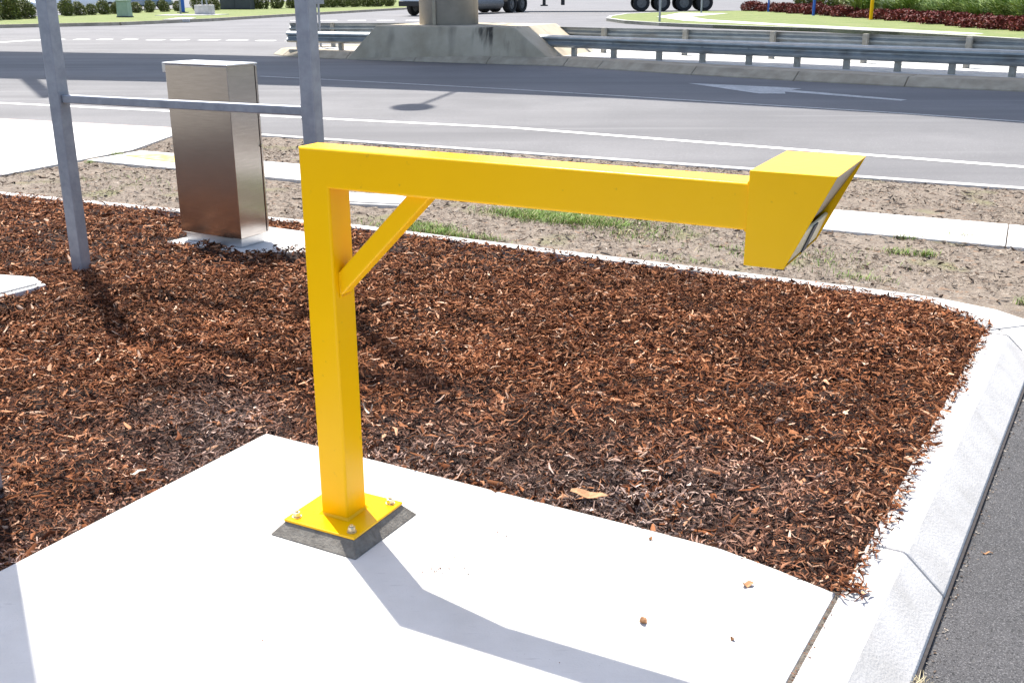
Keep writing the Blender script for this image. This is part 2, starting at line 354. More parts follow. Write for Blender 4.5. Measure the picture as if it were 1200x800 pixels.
# turn arrow, pointing left
MB().poly([(3.25,20.12,-.116),(4.10,18.10,-.116),(4.55,18.05,-.116),(4.62,18.42,-.116),(6.05,16.86,-.116),(6.20,17.02,-.116),(4.80,18.72,-.116),(5.05,18.95,-.116),(4.75,19.25,-.116)]).build('turn_arrow', 'wornpaint', marks)

# ------------------------------------------------------------------ median island with its kerb
mk = [(-6.3,29.2),(-5.9,28.45),(-4.93,27.65),(-4.07,27.1),(1.16,24.51),(1.86,23.72),(3.62,22.03),(5.31,20.56),(6.94,19.26),(8.73,18.2),(14,14.6),(22,8)]
back = [(24,11.5),(15,19.0),(9.4,24.0),(5.2,27.9),(2.0,30.2),(-2,31.2),(-5.3,31.0)]
isl = empty('median_kerb', kind='structure')
full = mk + back
def off(poly, d):
    out = []; n = len(poly)
    for i in range(n):
        a = Vector(poly[i-1]); b = Vector(poly[i]); c = Vector(poly[(i+1)%n])
        e1 = (b-a).normalized(); e2 = (c-b).normalized(); n1 = Vector((-e1.y, e1.x)); n2 = Vector((-e2.y, e2.x)); m_ = (n1+n2)
        m_ = m_/max(.6, m_.length_squared/2); out.append(tuple(b + m_*d))
    return out
i1 = off(full, .20); i2 = off(full, .85)
ztop = .045
for k in range(len(full)):
    q = (k+1) % len(full)
    if k == len(full)-1: pass
    A, B = Vector(full[k]), Vector(full[q]); A1, B1 = Vector(i1[k]), Vector(i1[q]); A2, B2 = Vector(i2[k]), Vector(i2[q])
    Ls = (B-A).length; m_ = max(1, round(Ls/2.1))
    for s in range(m_):
        t0 = s/m_ + .006/Ls; t1 = (s+1)/m_ - .006/Ls
        a, b = A.lerp(B,t0), A.lerp(B,t1); a1, b1 = A1.lerp(B1,t0), A1.lerp(B1,t1); a2, b2 = A2.lerp(B2,t0), A2.lerp(B2,t1)
        mb = MB(); mb.v = [(*a,-.3),(*b,-.3),(*a,ROADZ+.02),(*b,ROADZ+.02),(*a1,ztop),(*b1,ztop),(*a2,ztop),(*b2,ztop),(*a2,-.3),(*b2,-.3)]
        mb.f = [(0,1,3,2),(2,3,5,4),(4,5,7,6),(6,7,9,8),(0,2,4,6,8),(1,9,7,5,3)]
        mb.build('kerb_section', 'medkerb', isl, bevel=.015, fix=True)
struct('median_gravel', MB().poly([(x,y,.03) for x,y in off(full, .80)]), 'gravel')

# ------------------------------------------------------------------ grass areas beyond
def lawn(name, poly, z=.02):
    mb = MB().prism(poly, -.3, z); return struct(name, mb, 'lawn')
def lawn_kerb(line, w=.25, z=.0):
    mb = MB()
    for a, b in zip(line[:-1], line[1:]):
        a = Vector(a); b = Vector(b); d = (b-a).normalized(); nn = Vector((d.y,-d.x))
        mb.hexa([(*(a),-.3),(*(b),-.3),(*(b+nn*w),-.3),(*(a+nn*w),-.3),(*(a),z+.03),(*(b),z+.03),(*(b+nn*w*.7),z+.03),(*(a+nn*w*.7),z+.03)])
    return mb
lk = [(-60,30.5),(-34,43.5),(-22.55,48.9),(-18.3,51.8),(-15.6,57.5),(-13.49,65.5),(-10.5,76),(-8.2,84),(-6,110)]
lawn('lawn_left', lk + [(-6,130),(-30,130),(-60,118)][::1] + [(-75,60)])
struct('lawn_kerb_left', lawn_kerb(lk), 'medkerb')
struct('car_park', MB().poly([(-100,52,.032),(-26.6,60.5,.032),(-25.0,82,.032),(-24,130,.032),(-100,130,.032)]), 'road')
rk = [(40,14),(22,26.5),(15.4,33.5),(13.5,38.5),(11.7,42.1),(8.36,46.0),(6.5,48.8),(5.3,52),(4.8,56),(5.3,60),(6.6,64.5),(8.4,67.5),(11,69.5)]
lawn('lawn_right', [(120,10)] + [(120,70),(40,74),(25,73),(15,71.5)] + rk[::-1])
struct('lawn_kerb_right', lawn_kerb(rk[::-1][::-1]), 'kerb')
struct('lawn_path', MB().poly([(12.6,64.6,.026),(10.0,66.0,.026),(7.6,58,.026),(8.0,51.6,.026),(10.1,46.8,.026),(12.0,42.6,.026),(15.2,36.4,.026),(15.9,37.2,.026),(12.9,43.8,.026),(11.2,47.5,.026),(9.4,53,.026),(9.3,58,.026)]), 'concrete')

# ------------------------------------------------------------------ mulch bed
def on_line(line, x): return lerp_line(line, x)
kerb_in = [tuple(kb+kd*s) for s in (-6, 0, 2.8)]
bed = [(-7,9.96),(-4.20,8.62),(-2.56,7.89),(-1.06,7.28),(-.22,6.80),(1.32,5.95),(2.10,5.50),(2.22,5.42),(2.33,5.22),(2.37,5.0),
       (1.65,3.78),(.925,2.56),(.895,2.585),(.76,2.715),(.62,2.835),(.38,2.975),(-.521,3.485),(-.93,3.71),(-1.484,2.716),(-3.5,-.8),(-5,-.8),(-8,4)]
slab_edge = [(.895,2.585),(.76,2.715),(.62,2.835),(.38,2.975),(-.521,3.485),(-.93,3.71),(-1.484,2.716),(-3.5,-.8)]
other_edge = [(.925,2.56),(1.65,3.78),(2.37,5.0),(2.22,5.42),(1.32,5.95),(-.22,6.80),(-2.56,7.89),(-7,9.96)]
CABY = R(-29.2); cab_c = Vector((-1.869, 6.813))
def cab_w(u, t): return (cab_c.x + math.cos(CABY)*u - math.sin(CABY)*t, cab_c.y + math.sin(CABY)*u + math.cos(CABY)*t)
pad = [cab_w(-.33,-.20), cab_w(.36,-.20), cab_w(.72,.06), cab_w(.66,.47), cab_w(-.26,.47)]
cover_poly = [(-3.35,5.32),(-2.73,5.44),(-2.58,5.66),(-2.71,5.81),(-3.2,5.93)]
def height(P):
    de = np.minimum(dist_to(P, slab_edge), dist_to(P, other_edge))
    return np.where(dist_to(P, slab_edge) < dist_to(P, other_edge), -.016, -.006) + .040*np.clip(de/.7, 0, 1) + .018*vnoise(P, 2.2, 1.7)*np.clip(de/.3,0.15,1) + .030*vnoise(P, 5, 4.1)*np.clip(de/.3,.2,1) + .016*vnoise(P, 11, 2.3)*np.clip(de/.2,.2,1)
# base sheet
gx = np.arange(-8, 2.6, .06); gy = np.arange(-.8, 10, .06)
GX, GY = np.meshgrid(gx, gy, indexing='ij'); P = np.stack([GX.ravel(), GY.ravel()], 1)
bed_big = off([tuple(q) for q in bed[::-1]], -.02)
ins = inside(P, bed); Z = np.zeros(len(P)); Z[:] = -.06
Z[ins] = height(P[ins]) - .026
near_e = np.minimum(dist_to(P, slab_edge), dist_to(P, other_edge)) < .07
Z[near_e] = np.minimum(Z[near_e], -.03)
idx = np.arange(len(P)).reshape(len(gx), len(gy))
faces = np.stack([idx[:-1,:-1], idx[1:,:-1], idx[1:,1:], idx[:-1,1:]], -1).reshape(-1,4)
keep = ins[faces].any(1); faces = faces[keep]
used = np.unique(faces); remap = -np.ones(len(P), int); remap[used] = np.arange(len(used))
tag(np_mesh('mulch_soil', np.column_stack([P, Z])[used], remap[faces], 'soil'), kind='structure')

PAL = np.array([(.040,.014,.008),(.095,.036,.018),(.165,.066,.030),(.25,.105,.048),(.33,.155,.078),(.42,.23,.135),(.54,.35,.235),(.68,.53,.42)])*np.array([[.80,.695,.62]])
PW = np.array([.18,.21,.21,.16,.11,.075,.04,.015]); PW = PW/PW.sum()
def chips(Pn, zc, length, width, cols, flat=.35, curl=.25, lift=1.0):
    """ridged, tapered, curved slivers: 3 stations x 3 vertices, 4 quads"""
    n = len(Pn); yaw = rng.uniform(0, 2*math.pi, n); pit = rng.normal(0, flat, n); rol = rng.normal(0, .7, n)
    ca, sa = np.cos(yaw), np.sin(yaw); cp, sp = np.cos(pit), np.sin(pit)
    d = np.stack([ca*cp, sa*cp, sp], 1)
    s0 = np.stack([-sa, ca, np.zeros(n)], 1); u0 = np.cross(d, s0)
    s = s0*np.cos(rol)[:,None] + u0*np.sin(rol)[:,None]; u = np.cross(d, s); u *= np.sign(u[:,2:3]+1e-6)
    cen = np.column_stack([Pn, zc]); V = np.zeros((n, 9, 3)); wmul = [rng.uniform(.25,.7,n), np.ones(n), rng.uniform(.1,.6,n)]
    bend = rng.normal(0, curl, n); side = rng.normal(0, .12, n)
    for k, tpos in enumerate((-.5, rng.uniform(-.12,.12,n), .5)):
        tpos = np.broadcast_to(tpos, (n,)); c = cen + d*(length*tpos)[:,None] + u*(bend*length*(tpos*tpos*2-.25))[:,None] + s*(side*length*(4*tpos*tpos-.5))[:,None]
        hw = (width*wmul[k]*.5)[:,None]
        V[:,k*3] = c - s*hw; V[:,k*3+1] = c + u*hw*.55; V[:,k*3+2] = c + s*hw
    f = np.array([(0,3,4,1),(1,4,5,2),(3,6,7,4),(4,7,8,5)])
    F = (np.arange(n)[:,None,None]*9 + f[None]).reshape(-1,4)
    colv = np.repeat(cols, 9, 0)
    return V.reshape(-1,3), F, colv
def scatter(n, x0, x1, yy0, yy1, poly):
    P = np.column_stack([rng.uniform(x0, x1, n), rng.uniform(yy0, yy1, n)]); return P[inside(P, poly)]
# density falls with distance from the photograph's side of the bed, sizes grow a little
batches = []
for (n, y_lo, y_hi, l0, l1, w0, w1) in ((120000, 1.6, 4.2, .010, .062, .0025, .0125), (100000, 4.2, 6.0, .014, .062, .0035, .0145), (62000, 6.0, 9.0, .020, .066, .004, .017)):
    Pn = scatter(n, -5.2, 2.45, y_lo, y_hi, bed)
    Pn = Pn[~inside(Pn, pad) & ~inside(Pn, cover_poly)]
    vis = (Pn[:,0] > -.52*Pn[:,1]-.35); Pn = Pn[vis]
    h = height(Pn); m_ = len(Pn)
    ln = l0 + (l1-l0)*rng.beta(1.3, 2.6, m_); wd = w0 + (w1-w0)*rng.beta(1.4, 2.2, m_)
    ci = rng.choice(len(PAL), m_, p=PW); col = PAL[ci]*rng.uniform(.75,1.3,(m_,1))
    ds = dist_to(Pn, slab_edge); dust = np.clip(1.1-ds/.75, 0, 1)*np.clip(.55+1.1*vnoise(Pn, 1.6, 8.8), 0, 1)
    grey = col.mean(1, keepdims=True)*np.array([[1.28,1.02,.92]])*1.35 + np.array([[.060,.048,.043]])
    col = col*(1-dust[:,None]*.85) + grey*dust[:,None]*.85
    col = col*(1 + .40*vnoise(Pn, 1.3, 3.3) + .45*vnoise(Pn, 4.5, 6.1))[:,None]
    zc = h + rng.normal(0, .008, m_) + np.abs(rng.normal(0,.008,m_))
    batches.append(chips(Pn, zc, ln, wd, col, flat=.38))
# fine shreds between the larger pieces
Pn = scatter(150000, -5.2, 2.45, 2.0, 6.2, bed); Pn = Pn[(Pn[:,0] > -.52*Pn[:,1]-.3) & ~inside(Pn, pad) & ~inside(Pn, cover_poly)]; m_ = len(Pn)
col = PAL[rng.choice(len(PAL), m_, p=PW)]*rng.uniform(.7,1.35,(m_,1))
batches.append(chips(Pn, height(Pn)+rng.normal(.002,.008,m_), rng.uniform(.006,.030,m_), rng.uniform(.0012,.0035,m_), col, flat=.5))
# big bark flakes spread through the bed, and a few spilt on kerb and slab edges
Pn = scatter(9000, -5.2, 2.45, 2.0, 9.0, bed); Pn = Pn[~inside(Pn, pad) & ~inside(Pn, cover_poly)]; m_ = len(Pn)
ci = rng.choice(len(PAL), m_, p=np.array([.05,.1,.2,.22,.18,.13,.08,.04])); col = PAL[ci]*rng.uniform(.8,1.25,(m_,1))
batches.append(chips(Pn, height(Pn)+.010, rng.uniform(.03,.090,m_), rng.uniform(.007,.022,m_), col, flat=.28))
# heaped clumps: tufts that stand proud
cc = scatter(260, -4.5, 2.3, 2.8, 7.6, bed); PP = []
for c in cc: PP.append(c + rng.normal(0, .045, (40, 2)))
Pn = np.concatenate(PP); Pn = Pn[inside(Pn, bed) & ~inside(Pn, pad) & ~inside(Pn, cover_poly)]; m_ = len(Pn)
ci = rng.choice(len(PAL), m_, p=PW); col = PAL[ci]*rng.uniform(.7,1.1,(m_,1))
batches.append(chips(Pn, height(Pn)+rng.uniform(0,.022,m_), rng.uniform(.015,.06,m_), rng.uniform(.003,.010,m_), col, flat=.55))
# spill on the edging strip, kerb and slab corner
line = np.array(other_edge[:-1]); sp = []
for (x0_,y0_),(x1_,y1_) in zip(other_edge[:-1], other_edge[1:]):
    k_ = int(150*math.hypot(x1_-x0_, y1_-y0_)); t = rng.random(k_); sp.append(np.column_stack([x0_+(x1_-x0_)*t, y0_+(y1_-y0_)*t]) + rng.normal(0,.013,(k_,2)))
sp.append(np.array([(.93,2.60)]) + rng.normal(0,.030,(90,2))); Pn = np.concatenate(sp)
Pn = Pn[(vnoise(Pn, 3, 6.6) + rng.normal(0,.2,len(Pn))) > .05]; m_ = len(Pn)
ci = rng.choice(len(PAL), m_, p=PW); col = PAL[ci]*rng.uniform(.8,1.2,(m_,1))
batches.append(chips(Pn, np.full(m_, .012)+rng.uniform(0,.012,m_), rng.uniform(.015,.05,m_), rng.uniform(.003,.010,m_), col, flat=.25))
V = []; F = []; CC = []; o_ = 0
for v, f, c in batches: V.append(v); F.append(f+o_); CC.append(c); o_ += len(v)
tag(np_mesh('bark_mulch', np.concatenate(V), np.concatenate(F), 'chip', np.concatenate(CC)),
    'red brown shredded bark mulch filling the garden bed', 'mulch', kind='stuff')

# loose litter on the dirt verge
vp = [(-6,9.75),(-2.6,8.05),(-.2,6.95),(1.4,6.06),(2.4,5.5),(4.6,4.3),(4.6,8.5),(3.0,9.25),(0,10.75),(-3.7,12.5),(-4.1,10.0)]
Pn = scatter(150000, -6, 4.6, 4.4, 12.6, vp); fpoly = [tuple(p0),tuple(p1),tuple(f1),tuple(f0)]; Pn = Pn[~inside(Pn, fpoly)]; Pn = Pn[(vnoise(Pn, 1.8, 2.9)+.5*vnoise(Pn, 6, 7.7)+rng.normal(0,.3,len(Pn))) > -.25]; m_ = len(Pn)
DP = np.array([(.30,.255,.21),(.22,.18,.145),(.15,.115,.09),(.085,.058,.042),(.40,.36,.31)])
col = DP[rng.choice(5, m_, p=[.20,.27,.24,.22,.07])]*rng.uniform(.68,1.12,(m_,1))*(1+.35*vnoise(Pn, 2.3, 4.4))[:,None]
Pc = scatter(9000, -6, 4.6, 4.4, 12.6, vp); Pc = Pc[~inside(Pc, fpoly)]; mc = len(Pc)
bc = chips(Pc, rng.uniform(-.006,.004,mc), rng.uniform(.02,.075,mc), rng.uniform(.006,.022,mc), DP[rng.choice(4, mc)]*rng.uniform(.55,1.1,(mc,1)), flat=.25)
b1 = chips(Pn, rng.uniform(-.008,.006,m_), rng.uniform(.008,.035,m_), rng.uniform(.002,.008,m_), col, flat=.2)
b1 = (np.concatenate([b1[0], bc[0]]), np.concatenate([b1[1], bc[1]+len(b1[0])]), np.concatenate([b1[2], bc[2]]))
tag(np_mesh('verge_litter', *b1[:1], b1[1], 'chip', b1[2]), 'dry twigs and bark litter scattered on the dirt verge', 'litter', kind='stuff')
# grass tufts on the verge
def blades(Pn, hgt, wid, cols, z0=0.0, lean=.5):
    n = len(Pn); yaw = rng.uniform(0, 2*math.pi, n); d = np.stack([np.cos(yaw), np.sin(yaw)], 1); s = np.stack([-d[:,1], d[:,0]], 1)
    ln = rng.uniform(.1, lean, n)*hgt; V = np.zeros((n, 6, 3))
    for k, t in enumerate((0, .55, 1.0)):
        c = Pn + d*(ln*t*t)[:,None]; z = z0 + hgt*t*(1-.18*t); w = (wid*(1, .75, .12)[k]*.5)[:,None]
        V[:,2*k,:2] = c - s*w; V[:,2*k+1,:2] = c + s*w; V[:,2*k,2] = z; V[:,2*k+1,2] = z
    f = np.array([(0,1,3,2),(2,3,5,4)]); F = (np.arange(n)[:,None,None]*6+f[None]).reshape(-1,4)
    return V.reshape(-1,3), F, np.repeat(cols, 6, 0)
spots = [(.38,7.62,.40,.22,2200),(-.62,5.95,.04,.04,22),(1.9,6.4,.5,.3,260),(-3.2,9.2,.8,.4,200),(.9,7.4,.5,.3,420),(.35,7.68,.45,.22,1500),(-.62,7.38,.3,.08,600),(.15,7.75,.40,.16,1500),(.45,7.55,.45,.14,1700),(-.75,7.30,.30,.10,900),(-.45,7.12,.20,.07,500),(.85,7.05,.35,.2,350),(1.5,6.55,.4,.15,300),
         (2.62,6.95,.10,.04,160),(2.45,6.55,.12,.08,200),(2.60,6.50,.06,.05,130),(3.0,7.0,.12,.03,140),(2.72,5.42,.04,.04,110),(-3.95,10.75,.12,.05,260),(-4.05,10.25,.05,.04,120),(1.05,6.35,.3,.06,150),(-.2,7.0,.2,.06,200),(2.0,5.95,.2,.06,120)]
PP = []; CL = []; HH = []
for x, y, sx, sy, k_ in spots:
    q = rng.normal(0, .5, (k_,2)); PP.append(np.array([(x,y)]) + q[:,:1]*sx*AX + q[:,1:]*sy*NX)
    dryf = rng.random((k_,1)) < (.2 if k_ > 400 else .3)
    CL.append(np.where(dryf, np.array([(.36,.29,.15)]), np.array([(.155,.25,.040)]))*rng.uniform(.7,1.35,(k_,1))); HH.append(rng.uniform(.02,.055,k_))
b2 = blades(np.concatenate(PP), np.concatenate(HH), rng.uniform(.003,.006,sum(len(p) for p in PP)), np.concatenate(CL), -.015, 1.2)
tag(np_mesh('verge_grass', b2[0], b2[1], 'leafy', b2[2]), 'patches of short green grass on the dirt verge', 'grass', kind='stuff')

# ------------------------------------------------------------------ yellow reader stand
Lx, W, HP, AH = 1.2209, .0987, 1.1788, .1092
st = empty('reader_stand', (-.5252, 2.9868, 0), YAW, 'bright yellow steel post with cantilever arm and box head, bolted to the concrete slab', 'stand')
pl = .1312
MB().hexa([(-pl-.035,-pl-.030,.0005),(pl+.028,-pl-.035,.0005),(pl+.035,pl+.03,.0005),(-pl-.03,pl+.03,.0005),(-pl+.003,-pl+.003,.042),(pl-.003,-pl+.003,.042),(pl-.003,pl-.003,.042),(-pl+.003,pl-.003,.042)]).build('grout_bed', 'grout', st, bevel=.004)['label'] = 'rough grey grout packed under the yellow base plate'
MB().box(-pl,pl,-pl,pl,.042,.050).build('base_plate', 'yellow', st, bevel=.0015)
h = W/2
def rsec(w_, r_=.007, k_=4):                 # rounded square section, unit coordinates -1..1 scaled by half width
    out = []
    for cx, cy, a0 in ((1,1,0),(-1,1,90),(-1,-1,180),(1,-1,270)):
        for j in range(k_+1):
            t = R(a0+90*j/k_); out.append((cx*(w_-r_)+r_*math.cos(t), cy*(w_-r_)+r_*math.sin(t)))
    return out
sec = rsec(h); ns_ = len(sec)
mb = MB(); mb.v = [(u,t,.050) for u,t in sec] + [(u,t,HP-AH+(h-u)/(2*h)*AH) for u,t in sec]
mb.f = [(k,(k+1)%ns_,ns_+(k+1)%ns_,ns_+k) for k in range(ns_)]
mb.build('post', 'yellow', st)
mb = MB()                                    # fillet weld round the foot
for s in range(4):
    c, s_ = math.cos(s*math.pi/2), math.sin(s*math.pi/2); r_ = lambda x, y: (c*x-s_*y, s_*x+c*y)
    a = r_(-h-.006,-h-.006); b = r_(h+.006,-h-.006); a2 = r_(-h+.001,-h+.001); b2_ = r_(h-.001,-h+.001)
    mb.poly([(*a,.0503),(*b,.0503),(*b2_,.058),(*a2,.058)])
mb.build('weld', 'yellow', st)
mb = MB(); zz = [HP-AH+(h-u)/(2*h)*AH for u,t in sec]     # mitred to the post
mb.v = [(u,t,z) for (u,t),z in zip(sec,zz)] + [(Lx,t,z) for (u,t),z in zip(sec,zz)]
mb.f = [(k,(k+1)%ns_,ns_+(k+1)%ns_,ns_+k) for k in range(ns_)]
mb.build('arm', 'yellow', st, fix=True)
# diagonal brace, square tube cut to meet post and arm
zb = HP-AH; bw = .025
MB().xz([(h,zb-.315),(h+.315-.0,zb),(h+.315-.073,zb),(h,zb-.315+.073)], -bw, bw).build('brace', 'yellow', st, bevel=.004, seg=2, fix=True)
def bead(pts, r_=.0035):
    mb = MB(); n_ = 14
    for A, B in zip(pts[:-1], pts[1:]):
        A = Vector(A); B = Vector(B)
        for k in range(n_): mb.tube(A.lerp(B, k/n_), A.lerp(B, (k+1.25)/n_), r_*random.uniform(.8,1.2), r_*random.uniform(.6,1.0), n=6)
    mb.build('weld', 'yellow', st)
bead([(h+.002,-bw,zb-.242),(h+.002,-bw,zb-.315),(h+.002,bw,zb-.315)])
bead([(h+.242,-bw,zb-.002),(h+.315,-bw,zb-.002),(h+.315,bw,zb-.002)])
bead([(Lx-.002,-h,HP-AH),(Lx-.002,h,HP-AH)]); bead([(Lx-.002,-h,HP),(Lx-.002,h,HP)])
# anchor bolts
def anchor(x, y):
    b = MB().tube((x,y,.050),(x,y,.0735),.0055,n=10).build('anchor_bolt', 'zinc', st)
    MB().tube((x,y,.0503),(x,y,.0535),.0150,n=18).build('washer', 'zinc', b)
    MB().tube((x,y,.0536),(x,y,.0675),.0125,.0118,n=6).build('nut', 'zinc', b, bevel=.0012)
for x, y in ((-.103,-.103),(.103,-.103),(.103,.103),(-.103,.103)): anchor(x, y)
# box head open at its slanted end
zt = HP + .029; zb2 = zt - .2174; Lt, Lb, D = .1927, .092, .3321; t0 = -h-.006; t1 = t0 + D; th = .004
prof_ = [(Lx,zt),(Lx,zb2),(Lx+Lb,zb2),(Lx+Lt,zt)]
mb = MB()
mb.xz(prof_, t0, t0+th); mb.xz(prof_, t1-th, t1)
mb.xz([(Lx,zt),(Lx,zt-th),(Lx+Lt-th*.47,zt-th),(Lx+Lt,zt)], t0+th, t1-th)
mb.xz([(Lx,zb2+th),(Lx,zb2),(Lx+Lb,zb2),(Lx+Lb+th*.47,zb2+th)], t0+th, t1-th)
mb.xz([(Lx,zt-th),(Lx,zb2+th),(Lx+th,zb2+th),(Lx+th,zt-th)], t0+th, t1-th)
head = mb.build('head_box', 'yellow', st, fix=True, bevel=.0012)
sl = Vector((-(Lt-Lb), 0, -.2174)).normalized(); nr = Vector((.907, 0, -.42))
P0 = Vector((Lx+Lt, 0, zt))
def slant_box(s0, s1, y0_, y1_, d0, d1):       # s along the slope from the top, d depth inwards
    q = lambda s, y, d: tuple(P0 + sl*s - nr*d + Vector((0,y,0)))
    return MB().hexa([q(s0,y0_,d1),q(s1,y0_,d1),q(s1,y1_,d1),q(s0,y1_,d1),q(s0,y0_,d0),q(s1,y0_,d0),q(s1,y1_,d0),q(s0,y1_,d0)])
def plate(s0, d0, s1, d1, y0_, y1_, th_):       # flat plate whose depth runs from d0 to d1
    q = lambda s, y, d: tuple(P0 + sl*s - nr*d + Vector((0,y,0)))
    return MB().hexa([q(s0,y0_,d0+th_),q(s1,y0_,d1+th_),q(s1,y1_,d1+th_),q(s0,y1_,d0+th_),q(s0,y0_,d0),q(s1,y0_,d1),q(s1,y1_,d1),q(s0,y1_,d0)])
face = plate(.008,.003,.158,.020,t0+th+.001,t1-th-.001,.004).build('reader_face', 'mirror', head, fix=True); face['label'] = 'recessed grey metal reader face inside the slanted opening'
plate(.164,.008,.2355,.003,t0+th+.001,t1-th-.001,.008).build('reader_panel', 'cream', head, bevel=.002, fix=True)
plate(.163,.0045,.2358,-.0005,t0+.165,t0+.205,.003).build('reader_slot', 'darkgrey', head, fix=True)

# ------------------------------------------------------------------ stainless cabinet on its pad
struct('cabinet_pad', MB().prism(pad, -.12, .024), 'concrete', bevel=.008)
cb = empty('utility_cabinet', (cab_c.x, cab_c.y, .024), CABY, 'tall brushed stainless steel cabinet standing on a white concrete pad in the mulch', 'cabinet')
w2, d2 = .2575, .126
MB().box(-w2+.02,w2-.02,-d2+.02,d2-.02,.0005,.060).build('plinth', 'steel_base', cb, bevel=.004)
MB().box(-w2,w2-.0,-d2,d2-.012,.060,1.118).build('body', 'steel', cb, bevel=.004)
MB().box(-w2+.006,w2+.004,d2-.0095,d2+.006,.066,1.112).build('door', 'steel', cb, bevel=.003)
MB().box(-w2-.008,w2+.008,-d2-.006,d2+.010,1.119,1.129).build('lid', 'steel_base', cb, bevel=.003)
MB().box(-w2-.034,-w2-.0085,-d2+.01,d2-.03,1.068,1.128).build('lid_flange', 'steel_base', cb, bevel=.002)
MB().tube((w2+.0045,d2-.004,.62),(w2+.012,d2-.004,.62),.010,n=12).build('lock', 'zinc', cb)

# ------------------------------------------------------------------ galvanised frame and the post at the left
fr = empty('pipe_frame', (-2.53, 6.085, 0), R(-23.9), 'grey galvanised square-tube frame of two posts and cross rail in front of the cabinet', 'frame')
s_ = .039; Lf = 1.68
for x in (0, Lf): MB().box(x-s_,x+s_,-s_,s_,-.10,2.86).build('post', 'galv', fr, bevel=.006)
MB().box(s_+.004,Lf-s_-.004,-.022,.022,.985,1.03).build('rail', 'galv', fr, bevel=.005)
for x in (s_, Lf-s_-.004): MB().box(x,x+.004,-.034,.034,.968,1.045).build('end_plate', 'galv', fr, bevel=.001)
MB().box(-s_,Lf+s_,-s_,s_,2.8605,2.94).build('top_rail', 'galv', fr, bevel=.005)
lp = empty('steel_post', (-1.735, 3.175, 0), R(-23.9), 'grey galvanised square post at the left border, beside the slab', 'post')
MB().box(-s_,s_,-s_,s_,-.10,2.86).build('upright', 'galv', lp, bevel=.006)
MB().box(-s_-.003,s_+.003,-s_-.003,s_+.003,2.8605,2.872).build('cap', 'galv', lp, bevel=.002)

# ------------------------------------------------------------------ lids
def lid(name, pts, z, label):
    e = empty(name, (0,0,0), 0, label, 'pit lid')
    c = [sum(p[i] for p in pts)/len(pts) for i in (0,1)]
    e.location = (c[0], c[1], 0); q = [(p[0]-c[0], p[1]-c[1]) for p in pts]
    MB().prism(q, -.10, z).build('surround', 'kerb', e, bevel=.006)
    MB().prism([(x*.86, y*.86) for x, y in q], z+.0005, z+.010).build('cover', 'concrete', e, bevel=.003)
    return e
lid('pit_cover', [(-3.35,5.30),(-2.71,5.42),(-2.56,5.66),(-2.70,5.83),(-3.2,5.95)], .048, 'white concrete pit lid half buried in mulch at the left border')
lid('verge_cover', [(-1.55,8.20),(-.62,7.98),(-.66,8.25),(-.90,8.43),(-1.45,8.62)], .012, 'flat white concrete lid set in the dirt verge behind the yellow brace')

# ------------------------------------------------------------------ overpass pier with plinth and deck
ov = empty('overpass', (-1.6, 28.0, 0), 0, 'concrete overpass with a round pier on a stained sloping plinth in the median', 'overpass')
def rel(p, z): return (p[0]+1.6, p[1]-28.0, z)
bl = [(-4.07,27.10),(1.05,24.85),(2.35,27.4),(-2.9,29.9)]
tl = [(-3.29,27.0),(.06,25.45),(1.15,28.0),(-2.2,29.4)]
MB().hexa([rel(p,-.13) for p in bl] + [rel(p,.685) for p in tl]).build('plinth', 'plinthconc', ov, bevel=.03)['label'] = 'sloping concrete plinth with dark run-down stains'
ccol = Vector((-1.55, 27.75))
colm = MB().lathe([(.735,.687),(.735,11.0),(1.5,11.6)], ccol.x+1.6, ccol.y-28.0, n=40).build('column', 'oldconc', ov, smooth=False, bevel=0)
for p_ in colm.data.polygons: p_.use_smooth = len(p_.vertices) == 4
MB().box(ccol.x+1.6-.36,ccol.x+1.6-.28,ccol.y-28-.72,ccol.y-28-.62,.69,11.0).build('downpipe', 'oldconc2', ov)
nearD = [(-60,42),(-40,36.0),(-22,30.2),(-12.9,27.25),(-9.26,26.3),(-6.3,25.25),(-1.39,23.1),(.6,21.9),(2.5,20.7),(4.2,19.2),(9,13),(15,4)]
farD  = [(-60,51),(-40,44.5),(-24,38.7),(-17,36.3),(-11.85,34.9),(-8.36,33.6),(-6.9,33.0),(-1.2,30.9),(3.1,28.3),(7.1,25.3),(14.2,17.9),(22,7)]
mb = MB()
for k in range(len(nearD)-1):
    a, b, c, d = nearD[k], nearD[k+1], farD[k+1], farD[k]
    mb.hexa([rel(a,11.6),rel(b,11.6),rel(c,11.6),rel(d,11.6),rel(a,12.2),rel(b,12.2),rel(c,12.2),rel(d,12.2)])
mb.build('deck', 'oldconc', ov)
la = (-4.44+1.6, 21.75-28.0, 12.05); lb = (-3.93+1.6, 24.3-28.0, 12.05)
lamp_o = MB().tube(lb, la, .045, n=8).build('lamp_arm', 'galv', ov)
e_ = MB().lathe([(.02,12.15),(.30,12.05),(.33,11.98),(.02,11.95)], la[0], la[1], n=20); e_.v = [(x, la[1]+(y-la[1])*1.5, z) for x, y, z in e_.v]
e_.build('lamp_head', 'galv', lamp_o)
MB().hexa([(*rel((-12.75,27.3),11.9),),(*rel((-12.4,27.3),11.9),),(*rel((-10.45,23.55),11.9),),(*rel((-10.62,23.25),11.9),),(*rel((-12.75,27.3),12.0),),(*rel((-12.4,27.3),12.0),),(*rel((-10.45,23.55),12.0),),(*rel((-10.62,23.25),12.0),)]).build('sign_arm', 'galv', ov)
